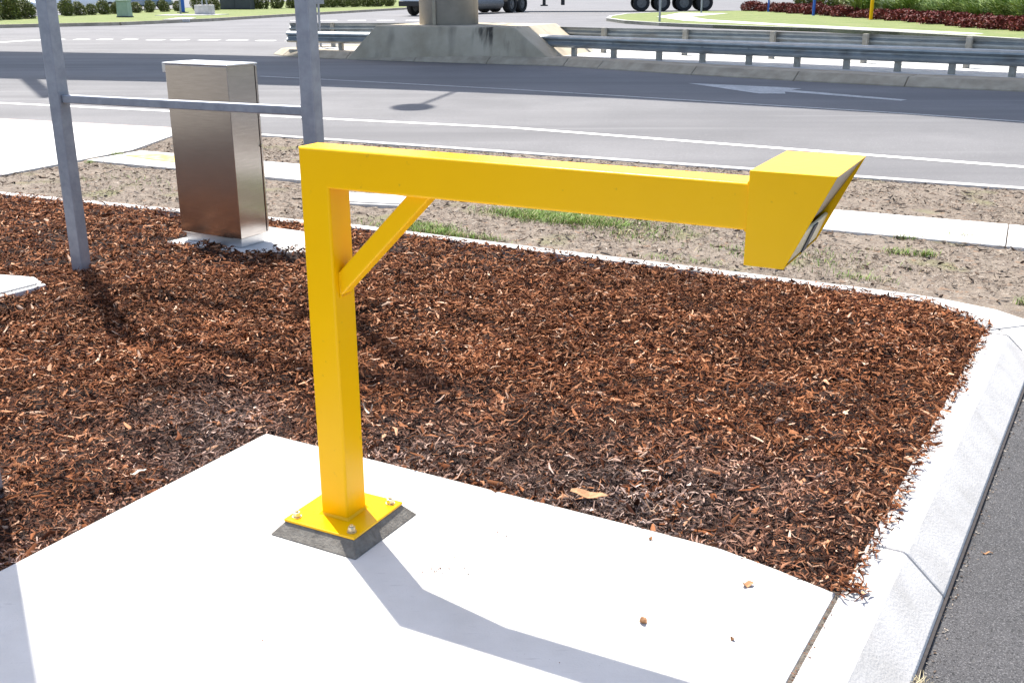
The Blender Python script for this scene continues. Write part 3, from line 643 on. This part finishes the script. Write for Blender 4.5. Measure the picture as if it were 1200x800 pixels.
# ------------------------------------------------------------------ guardrails
Wp = [(.0,.0),(.035,.012),(.075,.045),(.080,.075),(.040,.105),(.010,.125),(.010,.155),(.040,.175),(.080,.205),(.075,.235),(.035,.268),(.0,.28)]
def guardrail(label, line, posts, z0, side, hpost, z_rail, post_side, label_post=None):
    """line: rail plan polyline; side +1 puts the bulge on the right of travel"""
    e = empty('guardrail', (line[0][0], line[0][1], 0), 0, label, 'guardrail', 'guardrails on the median')
    ox, oy = line[0]
    for A, B in zip(line[:-1], line[1:]):
        a = Vector(A); b = Vector(B); d = (b-a).normalized(); nn = Vector((d.y,-d.x))*side
        mb = MB(); a2 = a - d*.04
        for c in (a2, b):
            for o_, z in Wp: mb.v.append((c.x-ox+nn.x*o_, c.y-oy+nn.y*o_, z_rail+z))
            for o_, z in Wp: mb.v.append((c.x-ox+nn.x*(o_-.006), c.y-oy+nn.y*(o_-.006), z_rail+z))
        m_ = len(Wp)
        for j in range(m_-1):
            mb.f.append((j,j+1,2*m_+j+1,2*m_+j)); mb.f.append((m_+j+1,m_+j,3*m_+j,3*m_+j+1))
        mb.f += [(0,2*m_,3*m_,m_), (m_-1,2*m_-1,4*m_-1,3*m_-1)]
        mb.build('rail_panel', 'rail', e, fix=True)
    for (x, y, dx, dy) in posts:
        d = Vector((dx,dy)).normalized(); nn = Vector((d.y,-d.x))*post_side; c = Vector((x-ox,y-oy))
        q = [c-d*.055-nn*.05, c+d*.055-nn*.05, c+d*.055+nn*.05, c-d*.055+nn*.05]
        MB().prism([tuple(p) for p in q], z0-.2, hpost).build('post', 'timber', e, bevel=.006, fix=True)
        cc2 = Vector((x,y)); bn = Vector((d.y,-d.x))*side
        p_ = Vector((c.x,c.y,z_rail+.14)) + Vector((bn.x,bn.y,0))*.075
        MB().tube(p_, p_+Vector((bn.x,bn.y,0))*.016, .017, n=8).build('bolt', 'rail', e)
    return e
fp_ = [(1.47,25.67),(2.32,24.9),(3.24,24.1),(4.07,23.4),(4.91,22.7),(5.74,22.05),(6.53,21.38),(7.31,20.75),(8.08,20.1),(8.9,19.45),(9.7,18.8),(10.6,18.1)]
dd = Vector((6.61,-5.5)).normalized(); rn = Vector((dd.y,-dd.x))
rl = [(.55,26.30)] + [(p[0]+rn.x*.06, p[1]+rn.y*.06) for p in fp_[0::2]] + [(11.4+rn.x*.06,17.5+rn.y*.06)]
guardrail('front grey W-beam guardrail along the median kerb, right of the plinth', rl, [(x,y,dd.x,dd.y) for x,y in fp_], .03, 1, .46, .215, 1)
bp_ = [(2.26,26.96),(4.07,25.86),(5.81,24.56),(7.41,23.11),(8.95,21.58),(10.5,20.0)]
dd2 = Vector((6.69,-5.38)).normalized(); rn2 = Vector((-dd2.y,dd2.x))
rl2 = [(.9,28.1)] + [(p[0]+rn2.x*.06, p[1]+rn2.y*.06) for p in bp_] + [(12.0,18.4)]
guardrail('rear grey guardrail seen from behind, its posts on the camera side, right of the pier', rl2, [(x,y,dd2.x,dd2.y) for x,y in bp_], .03, -1, .62, .33, 1)
d3 = Vector((.9,-.42)).normalized(); r3 = Vector((d3.y,-d3.x))
guardrail('short front guardrail left of the plinth, ending behind the galvanised post', [(-5.75,28.66),(-4.7,28.20),(-3.45,27.72)], [(-4.33,28.12,d3.x,d3.y),(-5.5,28.66,d3.x,d3.y)], .03, 1, .46, .215, 1)
guardrail('short rear guardrail left of the pier, beside the thin sign pole', [(-6.0,30.2),(-4.6,29.9),(-2.6,29.9)], [(-4.83,30.02,.98,-.1),(-5.8,30.25,.98,-.1)], .03, -1, .66, .37, 1)

# thin poles
def pole(name, label, cat, x, y, r, hgt, m, sign=None, z=.02):
    e = empty(name, (x,y,z), 0, label, cat)
    MB().tube((0,0,-.2),(0,0,hgt),r,n=10).build('pole', m, e, smooth=False)
    if sign: MB().box(-sign[0],sign[0],-.012-r,-r-.002,sign[1],sign[2]).build('sign_plate', 'signback', e, bevel=.004)
    else: MB().tube((0,0,hgt),(0,0,hgt+.02),r*1.15,r*.6,n=10).build('cap', m, e)
    return e
pole('sign_pole', 'thin grey sign pole with a plate, at the left end of the median', 'pole', -5.13, 29.76, .03, 2.0, 'galv', (.16,1.12,1.9))
pole('lawn_pole', 'thin grey pole on the near tip of the right lawn', 'pole', 6.72, 50.3, .05, 2.4, 'galv', (.3,1.6,2.3))
pole('road_pole', 'thin dark pole beside the last truck wheels on the far lawn edge', 'pole', 11.3, 66.2, .05, 2.4, 'galv', (.3,1.6,2.3))
pole('marker_post', 'thin blue post at the left end of the red ground cover', 'post', 15.69, 68.0, .055, 2.2, 'blue')
pole('marker_post', 'thicker blue post in front of the red ground cover', 'post', 16.14, 59.45, .075, 2.2, 'blue')
pole('marker_post', 'yellow post standing among the red ground cover', 'post', 16.85, 52.1, .085, 2.2, 'yellow')

# ------------------------------------------------------------------ far left: utility things on the lawn
gb_ = empty('service_box', (-20.9,60.3,.02), R(-12), 'pale green utility box on the lawn', 'utility box'); gb_.scale = (.66, .66, .85)
MB().box(-.56,.56,-.4,.4,0,.06).build('base', 'darkgrey', gb_, bevel=.01)
MB().hexa([(-.52,-.36,.0605),(.52,-.36,.0605),(.52,.36,.0605),(-.52,.36,.0605),(-.48,-.32,.98),(.48,-.32,.98),(.48,.32,.98),(-.48,.32,.98)]).build('body', 'boxgreen', gb_, bevel=.03)
MB().box(-.53,.53,-.37,.37,.981,1.05).build('lid', 'boxgreen', gb_, bevel=.02)
ck = empty('concrete_footing', (-17.85,65.0,.02), R(-8), 'square concrete footing block with two thin poles on the lawn', 'footing')
MB().box(-.46,.46,-.4,.4,0,.55).build('block', 'kerb', ck, bevel=.03)
for x in (-.12,.16): MB().tube((x,0,.551),(x,0,3.0),.045,n=8).build('pole', 'galv', ck)
struct('lawn_slab', MB().prism([(-20.2,63.2),(-17.2,63.4),(-16.6,65.6),(-20.0,65.2)], -.1, .045), 'kerb')
pole('banner_pole', 'grey pole with a blue board beside the concrete footing', 'pole', -20.0, 67.5, .06, 2.4, 'galv')
bb = empty('blue_board', (-20.75,70.5,.02), R(8), 'upright blue board behind the banner pole', 'board')
MB().box(-.14,.14,-.05,.05,.05,1.9).build('panel', 'blue', bb, bevel=.02); MB().box(-.34,.34,-.12,.12,0,.0495).build('foot', 'darkgrey', bb, bevel=.01)
db = empty('dark_cabinet', (-19.6,80.0,.02), R(-10), 'wide charcoal cabinet with two doors among the hedge shrubs', 'cabinet')
MB().box(-1.15,1.15,-.4,.4,0,1.3).build('body', 'darkgrey', db, bevel=.02)
for x in (-.58,.58): MB().box(x-.55,x+.55,-.43,-.4005,.06,1.26).build('door', 'darkgrey', db, bevel=.01)
lid('lawn_pit', [(-17.2,54.9),(-16.1,55.6),(-16.4,58.0),(-17.3,57.4)], .05, 'pale pit lid on the lawn by the far kerb')

# ------------------------------------------------------------------ plants
def leaf_cloud(n, rx, ry, rz, cz, size, c1, c2, hollow=.35, lumps=9, flat=.6):
    u = rng.normal(0,1,(n,3)); u /= np.linalg.norm(u,axis=1,keepdims=True); rad = (hollow + (1-hollow)*rng.random(n))**.5
    lum = rng.normal(0,1,(lumps,3)); lum /= np.linalg.norm(lum,axis=1,keepdims=True)
    bump = (np.maximum(u@lum.T, 0)**6).max(1); rad *= .78 + .30*bump
    c = u*rad[:,None]*np.array([rx,ry,rz]); c[:,2] += cz; k = c[:,2] > .02; c = c[k]; n = len(c)
    d = rng.normal(0,1,(n,3)); d[:,2] *= flat; d /= np.linalg.norm(d,axis=1,keepdims=True)
    s = np.cross(d, rng.normal(0,1,(n,3))); s /= np.linalg.norm(s,axis=1,keepdims=True)
    L = size*rng.uniform(.6,1.4,n)[:,None]; V = np.stack([c-d*L*.5, c+s*L*.24, c+d*L*.5, c-s*L*.24], 1).reshape(-1,3)
    F = np.arange(n*4).reshape(n,4); t = rng.random((n,1)); col = (np.array([c1])*(1-t)+np.array([c2])*t)*rng.uniform(.7,1.3,(n,1))
    return V, F, np.repeat(col,4,0)
def mesh_only(o): me = o.data; bpy.data.objects.remove(o); return me
def dup_part(name, me, parent, scale=(1,1,1), rz=0):
    o = bpy.data.objects.new(name, me); C.objects.link(o); o.parent = parent; o.scale = scale; o.rotation_euler.z = rz; return o
shrub_me = []
for k in range(3):
    v, f, c = leaf_cloud(3200, .66, .66, .74, .48, .10, (.06,.085,.016), (.19,.20,.045)); shrub_me.append(mesh_only(np_mesh('foliage', v, f, 'leafy', c)))
mb = MB()
for k in range(5):
    t = k*1.26; mb.tube((0,0,-.1),(.3*math.cos(t),.3*math.sin(t),.9),.035,.012,n=6)
stem_me = mb.build('stem', 'stem'); stem_me = mesh_only(stem_me)
hedge = [(-25.9,55.4),(-25.6,56.8),(-25.2,58.0),(-25.2,60.2),(-25.2,63.2),(-24.9,64.3),(-24.6,65.4),(-24.3,66.5),(-24.0,67.7),(-23.6,70.2),(-23.1,71.4),(-22.7,73.0),(-22.2,74.4),(-21.3,76.2),(-20.7,77.6),(-18.2,81.0),(-17.2,82.2),(-16.3,83.2),(-15.4,84.2),(-14.6,85.2),(-13.8,86.0),(-13.0,86.8),(-12.2,87.6),(-11.4,88.4),(-10.6,89.2),(-9.8,90.0)]
order = ['first','second','third','fourth','fifth','sixth','seventh','eighth','ninth','tenth','eleventh','twelfth','thirteenth','fourteenth','fifteenth','sixteenth','seventeenth','eighteenth','nineteenth','twentieth','twenty-first','twenty-second','twenty-third','twenty-fourth','twenty-fifth','twenty-sixth']
for k, (x, y) in enumerate(hedge):
    e = empty('hedge_shrub', (x,y,.02), 0, f'rounded green hedge shrub, {order[k]} from the left in the row behind the lawn', 'shrub', 'rounded shrubs behind the left lawn')
    s = random.uniform(.78,1.12) * (.66 if 3 <= k <= 12 else 1); dup_part('foliage', shrub_me[k%3], e, (s*random.uniform(.9,1.15),s,s*random.uniform(.85,1.2)), random.uniform(0,6)); dup_part('stem', stem_me, e, (s,s,s))
# spiky palm-like shrub at the far left
def strap(n, h0, h1, w, lean, c1, c2, r=.12):
    Pn = rng.normal(0, r, (n,2)); hh = rng.uniform(h0,h1,n); t = rng.random((n,1)); col = (np.array([c1])*(1-t)+np.array([c2])*t)*rng.uniform(.75,1.3,(n,1))
    yaw = np.arctan2(Pn[:,1],Pn[:,0]) + rng.normal(0,.5,n); d = np.stack([np.cos(yaw),np.sin(yaw)],1); s = np.stack([-d[:,1],d[:,0]],1); ln = rng.uniform(.2,lean,n)*hh
    V = np.zeros((n,10,3))
    for k, tt_ in enumerate((0,.3,.6,.85,1.05)):
        c = Pn + d*(ln*tt_**1.8)[:,None]; z = hh*(tt_ - .42*tt_**2.6*(ln/hh)); wd = w*(.8,1,.9,.6,.1)[k]*.5
        V[:,2*k,:2] = c-s*wd; V[:,2*k+1,:2] = c+s*wd; V[:,2*k,2] = z; V[:,2*k+1,2] = z
    f = np.array([(2*k,2*k+1,2*k+3,2*k+2) for k in range(4)]); F = (np.arange(n)[:,None,None]*10+f[None]).reshape(-1,4)
    return V.reshape(-1,3), F, np.repeat(col,10,0)
v, f, c = strap(240,.6,1.5,.05,1.0,(.05,.07,.02),(.13,.15,.04),.15); spiky = np_mesh('spiky_shrub', v, f, 'leafy', c)
spiky.location = (-26.2,58.6,.02); tag(spiky, 'spiky dark green strap-leaved shrub at the far left border behind the lawn', 'shrub')
strap_me = []
for k in range(3):
    v, f, c = strap(420,.7,1.45,.045,1.15,(.06,.13,.015),(.26,.32,.09),.20); strap_me.append(mesh_only(np_mesh('leaves', v, f, 'leafy', c)))
red_me = []
for k in range(3):
    v, f, c = leaf_cloud(2300,.85,.60,.36,.16,.11,(.085,.013,.010),(.20,.040,.028),.4,12,.9); red_me.append(mesh_only(np_mesh('leaves', v, f, 'leafy', c)))
base_me = mesh_only(MB().lathe([(.05,-.05),(.18,-.05),(.13,.12),(.05,.14)],n=10).build('crown_base', 'stem'))
reds = [(15.3,70.5),(15.9,68.6),(16.3,66.3),(16.5,63.9),(16.8,61.6),(17.1,59.2),(17.3,57.0),(17.55,54.9),(17.6,52.8),(17.9,50.8),(17.95,48.6),(17.9,46.4),(17.95,44.3),(17.9,42.3),(18.0,40.6),(18.3,39.0),(18.9,37.4),(17.2,64.9),(18.0,60.4)]
for k, (x, y) in enumerate(reds):
    e = empty('red_groundcover', (x,y,.02), 0, f'low dark red leafy clump, {order[k]} from the left of the red border', 'plant', 'red clumps edging the right lawn')
    s = random.uniform(.85,1.2); dup_part('leaves', red_me[k%3], e, (s,s,s*random.uniform(.8,1.25)), random.uniform(-.4,.4)); dup_part('crown_base', base_me, e)
straps = [(18.2,57.2),(18.9,55.2),(19.0,52.9),(19.4,50.5),(19.5,48.2),(19.4,46.0),(19.5,43.8),(19.6,41.8),(19.9,40.0),(20.6,38.4),(20.6,45.2),(20.6,49.0),(20.2,54.0),(21.2,42.2)]
for k, (x, y) in enumerate(straps):
    e = empty('strap_leaf_plant', (x,y,.02), 0, f'green strap-leaved clump, {order[k]} from the left behind the red border', 'plant', 'strap-leaved clumps behind the red border')
    s = random.uniform(.9,1.25); dup_part('leaves', strap_me[k%3], e, (s,s,s), random.uniform(0,6)); dup_part('crown_base', base_me, e)
sh = [(17.6,66.4),(18.5,64.3),(18.9,61.4)]
for k, (x, y) in enumerate(sh):
    e = empty('dark_shrub', (x,y,.02), 0, f'dark green dense shrub behind the red border, {order[k]} from the left', 'shrub', 'dark shrubs behind the red border')
    dup_part('foliage', shrub_me[k], e, (1.5,1.4,1.7), k*2.0); dup_part('stem', stem_me, e, (1.3,1.3,1.3))

# ------------------------------------------------------------------ vehicles
def wheel(parent, x, y, r, w, side):
    o = MB(); prof_w = [(r*.60,-w/2),(r*.93,-w/2),(r,-w*.36),(r,w*.36),(r*.93,w/2),(r*.60,w/2)]
    n = 22; m_ = len(prof_w)
    for k in range(n):
        t = 2*math.pi*k/n
        for rr, yy in prof_w: o.v.append((x+rr*math.cos(t), y+yy, r+rr*math.sin(t)))
    for k in range(n):
        for j in range(m_-1): a = k*m_+j; b = ((k+1)%n)*m_+j; o.f.append((a,b,b+1,a+1))
    t_ = o.build('wheel', 'rubber', parent, fix=True)
    d = MB(); ys = y + side*w*.36
    d.tube((x,y-side*w*.4,r),(x,ys,r),r*.60,n=20); d.tube((x,ys,r),(x,ys+side*w*.12,r),r*.2,n=12)
    for k in range(6):
        t = k*math.pi/3; d.tube((x+r*.38*math.cos(t),ys,r+r*.38*math.sin(t)),(x+r*.38*math.cos(t),ys+side*.02,r+r*.38*math.sin(t)),r*.06,n=6)
    d.build('rim', 'rim', t_)
def car(loc, rz, paint, label, L=4.4, Wd=1.76, Hc=1.45):
    e = empty('parked_car', loc, rz, label, 'car')
    st_ = [(-.50,.42,.62,.70),(-.485,.30,.72,.80),(-.40,.24,.86,.93),(-.2,.20,.92,.99),(.05,.20,.93,1.0),(.22,.20,.88,1.0),(.40,.22,.78,.95),(.48,.28,.66,.86),(.50,.40,.55,.72)]
    mb = MB(); m_ = 8
    for sx, zb_, zt_, wf in st_:
        hw = Wd/2*wf
        for (yy, zz) in ((-hw*.86,zb_),(-hw,zb_+.12),(-hw,(zb_+zt_)/2+.04),(-hw*.90,zt_),(hw*.90,zt_),(hw,(zb_+zt_)/2+.04),(hw,zb_+.12),(hw*.86,zb_)): mb.v.append((sx*L,yy,zz))
    for s in range(len(st_)-1):
        for j in range(m_): a = s*m_+j; b = s*m_+(j+1)%m_; mb.f.append((a,b,b+m_,a+m_))
    mb.f.append(tuple(range(m_))); mb.f.append(tuple((len(st_)-1)*m_+j for j in range(m_)))
    mb.build('body', paint, e, bevel=.03, fix=True)
    g_ = [(-.40,.87,.80),(-.30,Hc*.93,.62),(-.1,Hc,.64),(.06,Hc*.97,.62),(.24,.89,.80)]
    mb = MB()
    for sx, zt_, wf in g_:
        hw = Wd/2*wf
        zb_ = .86
        for yy, zz in ((-Wd/2*.84,zb_),(-hw,zt_),(hw,zt_),(Wd/2*.84,zb_)): mb.v.append((sx*L,yy,zz))
    for s in range(len(g_)-1):
        for j in range(4): a = s*4+j; b = s*4+(j+1)%4; mb.f.append((a,b,b+4,a+4))
    mb.f.append((0,1,2,3)); mb.f.append((16,17,18,19))
    mb.build('windows', 'glass', e, fix=True)
    MB().hexa([(-.3*L,-.52,Hc*.935),(.06*L,-.52,Hc*.975),(.06*L,.52,Hc*.975),(-.3*L,.52,Hc*.935),(-.29*L,-.5,Hc*.955),(.05*L,-.5,Hc*1.005),(.05*L,.5,Hc*1.005),(-.29*L,.5,Hc*.955)]).build('roof', paint, e)
    for sx in (-.31,.31):
        for sy in (-1,1): wheel(e, sx*L, sy*(Wd/2-.10), .32, .21, sy)
    for sy in (-1,1):
        MB().box(.478*L,.497*L,sy*.62-.14,sy*.62+.14,.54,.66).build('headlight', 'lamp', e, bevel=.02)
        MB().box(-.505*L,-.488*L,sy*.62-.12,sy*.62+.12,.58,.70).build('tail_light', 'blue' if False else 'redlens', e, bevel=.02)
    MB().box(-.51*L,-.47*L,-.70,.70,.30,.44).build('bumper', paint, e, bevel=.03)
    MB().box(.475*L,.508*L,-.66,.66,.28,.42).build('bumper', 'black', e, bevel=.03)
    return e
M['redlens'] = mat('red_lens', (.35,.01,.01), rough=.15)
car((-30.4,66.5,.033), R(8), 'silver', 'silver car at the far left, parked behind the hedge shrubs')
car((-27.3,72.5,.033), R(12), 'white', 'white car parked behind the hedge, right of the silver one')
car((-26.6,80.5,.033), R(14), 'bluecar', 'grey blue car parked behind the hedge near the green utility box')

# articulated truck passing behind: prime mover and trailer
ty = 77.0
pm = empty('prime_mover', (-5.75,66.5,ROADZ), R(57.7), 'white truck tractor turning behind the round concrete pier, ahead of the trailer', 'truck')
for x in (9.0,10.3):
    for sy in (-1,1): wheel(pm, x, sy*1.0, .56, .5, sy)
for sy in (-1,1): wheel(pm, .9, -.12+sy*.86, .54, .32, sy)
MB().box(.0,11.0,-.45,.45,.62,.92).build('chassis', 'black', pm, bevel=.02)
MB().hexa([(-.4,-1.1,.66),(2.1,-1.1,.66),(2.1,.85,.66),(-.4,.85,.66),(-.25,-1.05,2.9),(2.05,-1.05,2.9),(2.05,.8,2.9),(-.25,.8,2.9)]).build('cab', 'white', pm, bevel=.08)
MB().box(-.42,-.2,-.95,.72,1.75,2.6).build('windscreen', 'glass', pm, bevel=.03)
MB().box(-.55,-.405,-1.0,.78,.55,.85).build('bumper', 'black', pm, bevel=.04)
MB().box(4.6,8.2,-1.2,1.2,.921,1.25).build('deck_plate', 'white', pm, bevel=.02)
MB().tube((2.8,-1.0,.62),(7.8,-1.0,.62),.34,n=16).build('fuel_tank', 'rim', pm)
tr = empty('trailer', (2.4,ty+.6,ROADZ), R(-1), 'long truck trailer whose row of black wheels shows above the guardrails', 'trailer')
MB().box(-3.0,12.6,-1.2,1.2,1.10,3.6).build('body', 'white', tr, bevel=.04)
MB().box(-2.8,12.4,-.5,.5,.86,1.099).build('chassis', 'black', tr, bevel=.02)
for x in (6.55,7.95,9.45,10.85):
    for sy in (-1,1): wheel(tr, x, sy*1.0, .56, .5, sy)
for sy in (-1,1):
    MB().box(-.2,0,sy*.8-.08,sy*.8+.08,.42,.859).build('landing_leg', 'black', tr); MB().box(-.35,.15,sy*.8-.16,sy*.8+.16,.36,.4195).build('leg_foot', 'black', tr)
MB().box(1.05,1.30,-1.0,-.6,.42,.859).build('side_locker', 'black', tr, bevel=.01)

# ------------------------------------------------------------------ loose leaves and litter
def leaf(name, loc, rz, L, Wd, m, label, cat, curl=.25, n=6, z=.003, tilt=0.0):
    V = []; F = []
    for k in range(n+1):
        t = k/n; w = Wd*.5*math.sin(math.pi*min(1,.08+.90*t))**.7; x = (t-.5)*L; zc = z + curl*L*(t-.5)**2*2 + .10*L*tilt*t + .004*math.sin(t*9+L*50)
        V += [(x, -w, zc+.25*w), (x, .12*w*math.sin(t*7), zc), (x, w, zc+.45*w)]
    for k in range(n):
        a = 3*k; F += [(a,a+3,a+4,a+1),(a+1,a+4,a+5,a+2)]
    mb = MB(); mb.v = V; mb.f = F; me = mb.mesh(name); me.materials.append(M[m]); o = bpy.data.objects.new(name, me); C.objects.link(o)
    so = o.modifiers.new('solid', 'SOLIDIFY'); so.thickness = .0012
    o.location = loc; o.rotation_euler.z = rz; tag(o, label, cat); return o
leaf('dry_leaf', (.66,2.62,0), .3, .036, .020, 'dry', 'small curled brown leaf on the slab near the kerb joint', 'leaf', .5)
leaf('dry_leaf', (.345,2.44,0), 1.2, .022, .020, 'dry', 'crumpled brown leaf alone in the middle of the right part of the slab', 'leaf', .9)
leaf('dry_leaf', (.42,2.885,0), .6, .014, .010, 'dry', 'tiny brown leaf on the slab near its mulch edge', 'leaf', .6)
leaf('dry_leaf', (.565,2.36,0), 2.2, .011, .009, 'dry', 'tiny brown leaf on the slab near the bottom border', 'leaf', .6)
leaf('bark_flake', (.25,3.15,.012), -.35, .125, .040, 'dry', 'large tan bark flake at the mulch edge beside the slab', 'bark', .15)
leaf('bark_flake', (1.055,2.27,-.13), .8, .024, .014, 'dry', 'reddish brown bark flake on the dark asphalt', 'bark', .6, z=.004)
leaf('bark_flake', (1.52,3.02,-.13), .1, .040, .006, 'dry', 'thin twig-like bark sliver on the dark asphalt', 'bark', .1, z=.004)
leaf('wood_strip', (-.56,3.84,.022), 2.5, .05, .010, 'pale', 'pale curled wood strip in the mulch right of the yellow post foot', 'wood', 1.6)
leaf('wood_strip', (-.32,4.70,.028), 1.4, .055, .030, 'pale', 'pale cupped bark piece in the mulch centre', 'wood', .8)
leaf('wood_strip', (-1.28,3.32,.022), .9, .060, .012, 'pale', 'long pale sliver in the mulch left of the slab corner', 'wood', .1)
leaf('wood_strip', (.14,5.0,.03), .2, .05, .022, 'pale', 'pale chip in the mulch below the middle of the arm', 'wood', .4)
leaf('wood_strip', (-.62,5.75,.03), -.3, .14, .012, 'pale', 'long tan stick in the mulch right of the yellow brace', 'wood', .05)
# clump of dry grass in the gutter of the dark lane
Pn = rng.normal(0,.014,(70,2)); b3 = blades(Pn, rng.uniform(.012,.035,70), rng.uniform(.002,.004,70), np.array([(.42,.36,.22)])*rng.uniform(.6,1.2,(70,1)), 0, 2.2)
tuft = np_mesh('grass_clump', b3[0], b3[1], 'leafy', b3[2]); tuft.location = (1.045,2.335,-.130); tag(tuft, 'small straw-coloured dry grass clump against the kerb on the asphalt', 'grass')

# grit and crumbs on the slab
cl = [(-.05,2.93,.03,26),(-.22,2.72,.03,30),(-.10,2.70,.05,12),(-.33,3.25,.08,10),(.2,2.6,.5,14),(-.6,2.6,.5,12)]
PP = [np.array([(x,y)]) + rng.normal(0,sd_,(k_,2)) for x,y,sd_,k_ in cl]
e0 = np.array(slab_edge[:7]); 
for (x0_,y0_),(x1_,y1_) in zip(slab_edge[:6], slab_edge[1:7]):
    k_ = int(60*math.hypot(x1_-x0_, y1_-y0_)); t = rng.random(k_); d_ = np.array([(y1_-y0_), -(x1_-x0_)]); d_ = d_/np.linalg.norm(d_)
    if (np.array([x0_,y0_])+d_*.1)[1] > y0_ and x0_ > -.9: d_ = -d_
    PP.append(np.column_stack([x0_+(x1_-x0_)*t, y0_+(y1_-y0_)*t]) + d_*np.abs(rng.normal(0,.010,(k_,1))))
PP.append(np.array([tuple(kb+kd*float(q)) for q in rng.uniform(-.5,0,60)]) + rng.normal(0,.006,(60,2)))
Pn = np.concatenate(PP); m_ = len(Pn)
b4 = chips(Pn, np.full(m_,.003), rng.uniform(.003,.010,m_), rng.uniform(.0015,.004,m_), PAL[rng.choice(6, m_)]*rng.uniform(.7,1.2,(m_,1)), flat=.1)
tag(np_mesh('slab_grit', b4[0], b4[1], 'chip', b4[2]), 'tiny bark crumbs and grit on the white slab', 'grit', kind='stuff')
# grit lying in the gutter line of the dark lane
q_ = rng.uniform(-1,2.2,420); Pn = np.array([tuple(kb+kd*float(t)+ko*(.236+abs(random.gauss(0,.018)))) for t in q_]); m_ = len(Pn)
b5 = chips(Pn, np.full(m_,-.127), rng.uniform(.003,.014,m_), rng.uniform(.002,.006,m_), DP[rng.choice(5, m_)]*rng.uniform(.7,1.2,(m_,1)), flat=.1)
tag(np_mesh('gutter_grit', b5[0], b5[1], 'chip', b5[2]), 'fine grit along the foot of the kerb on the dark asphalt', 'grit', kind='stuff')
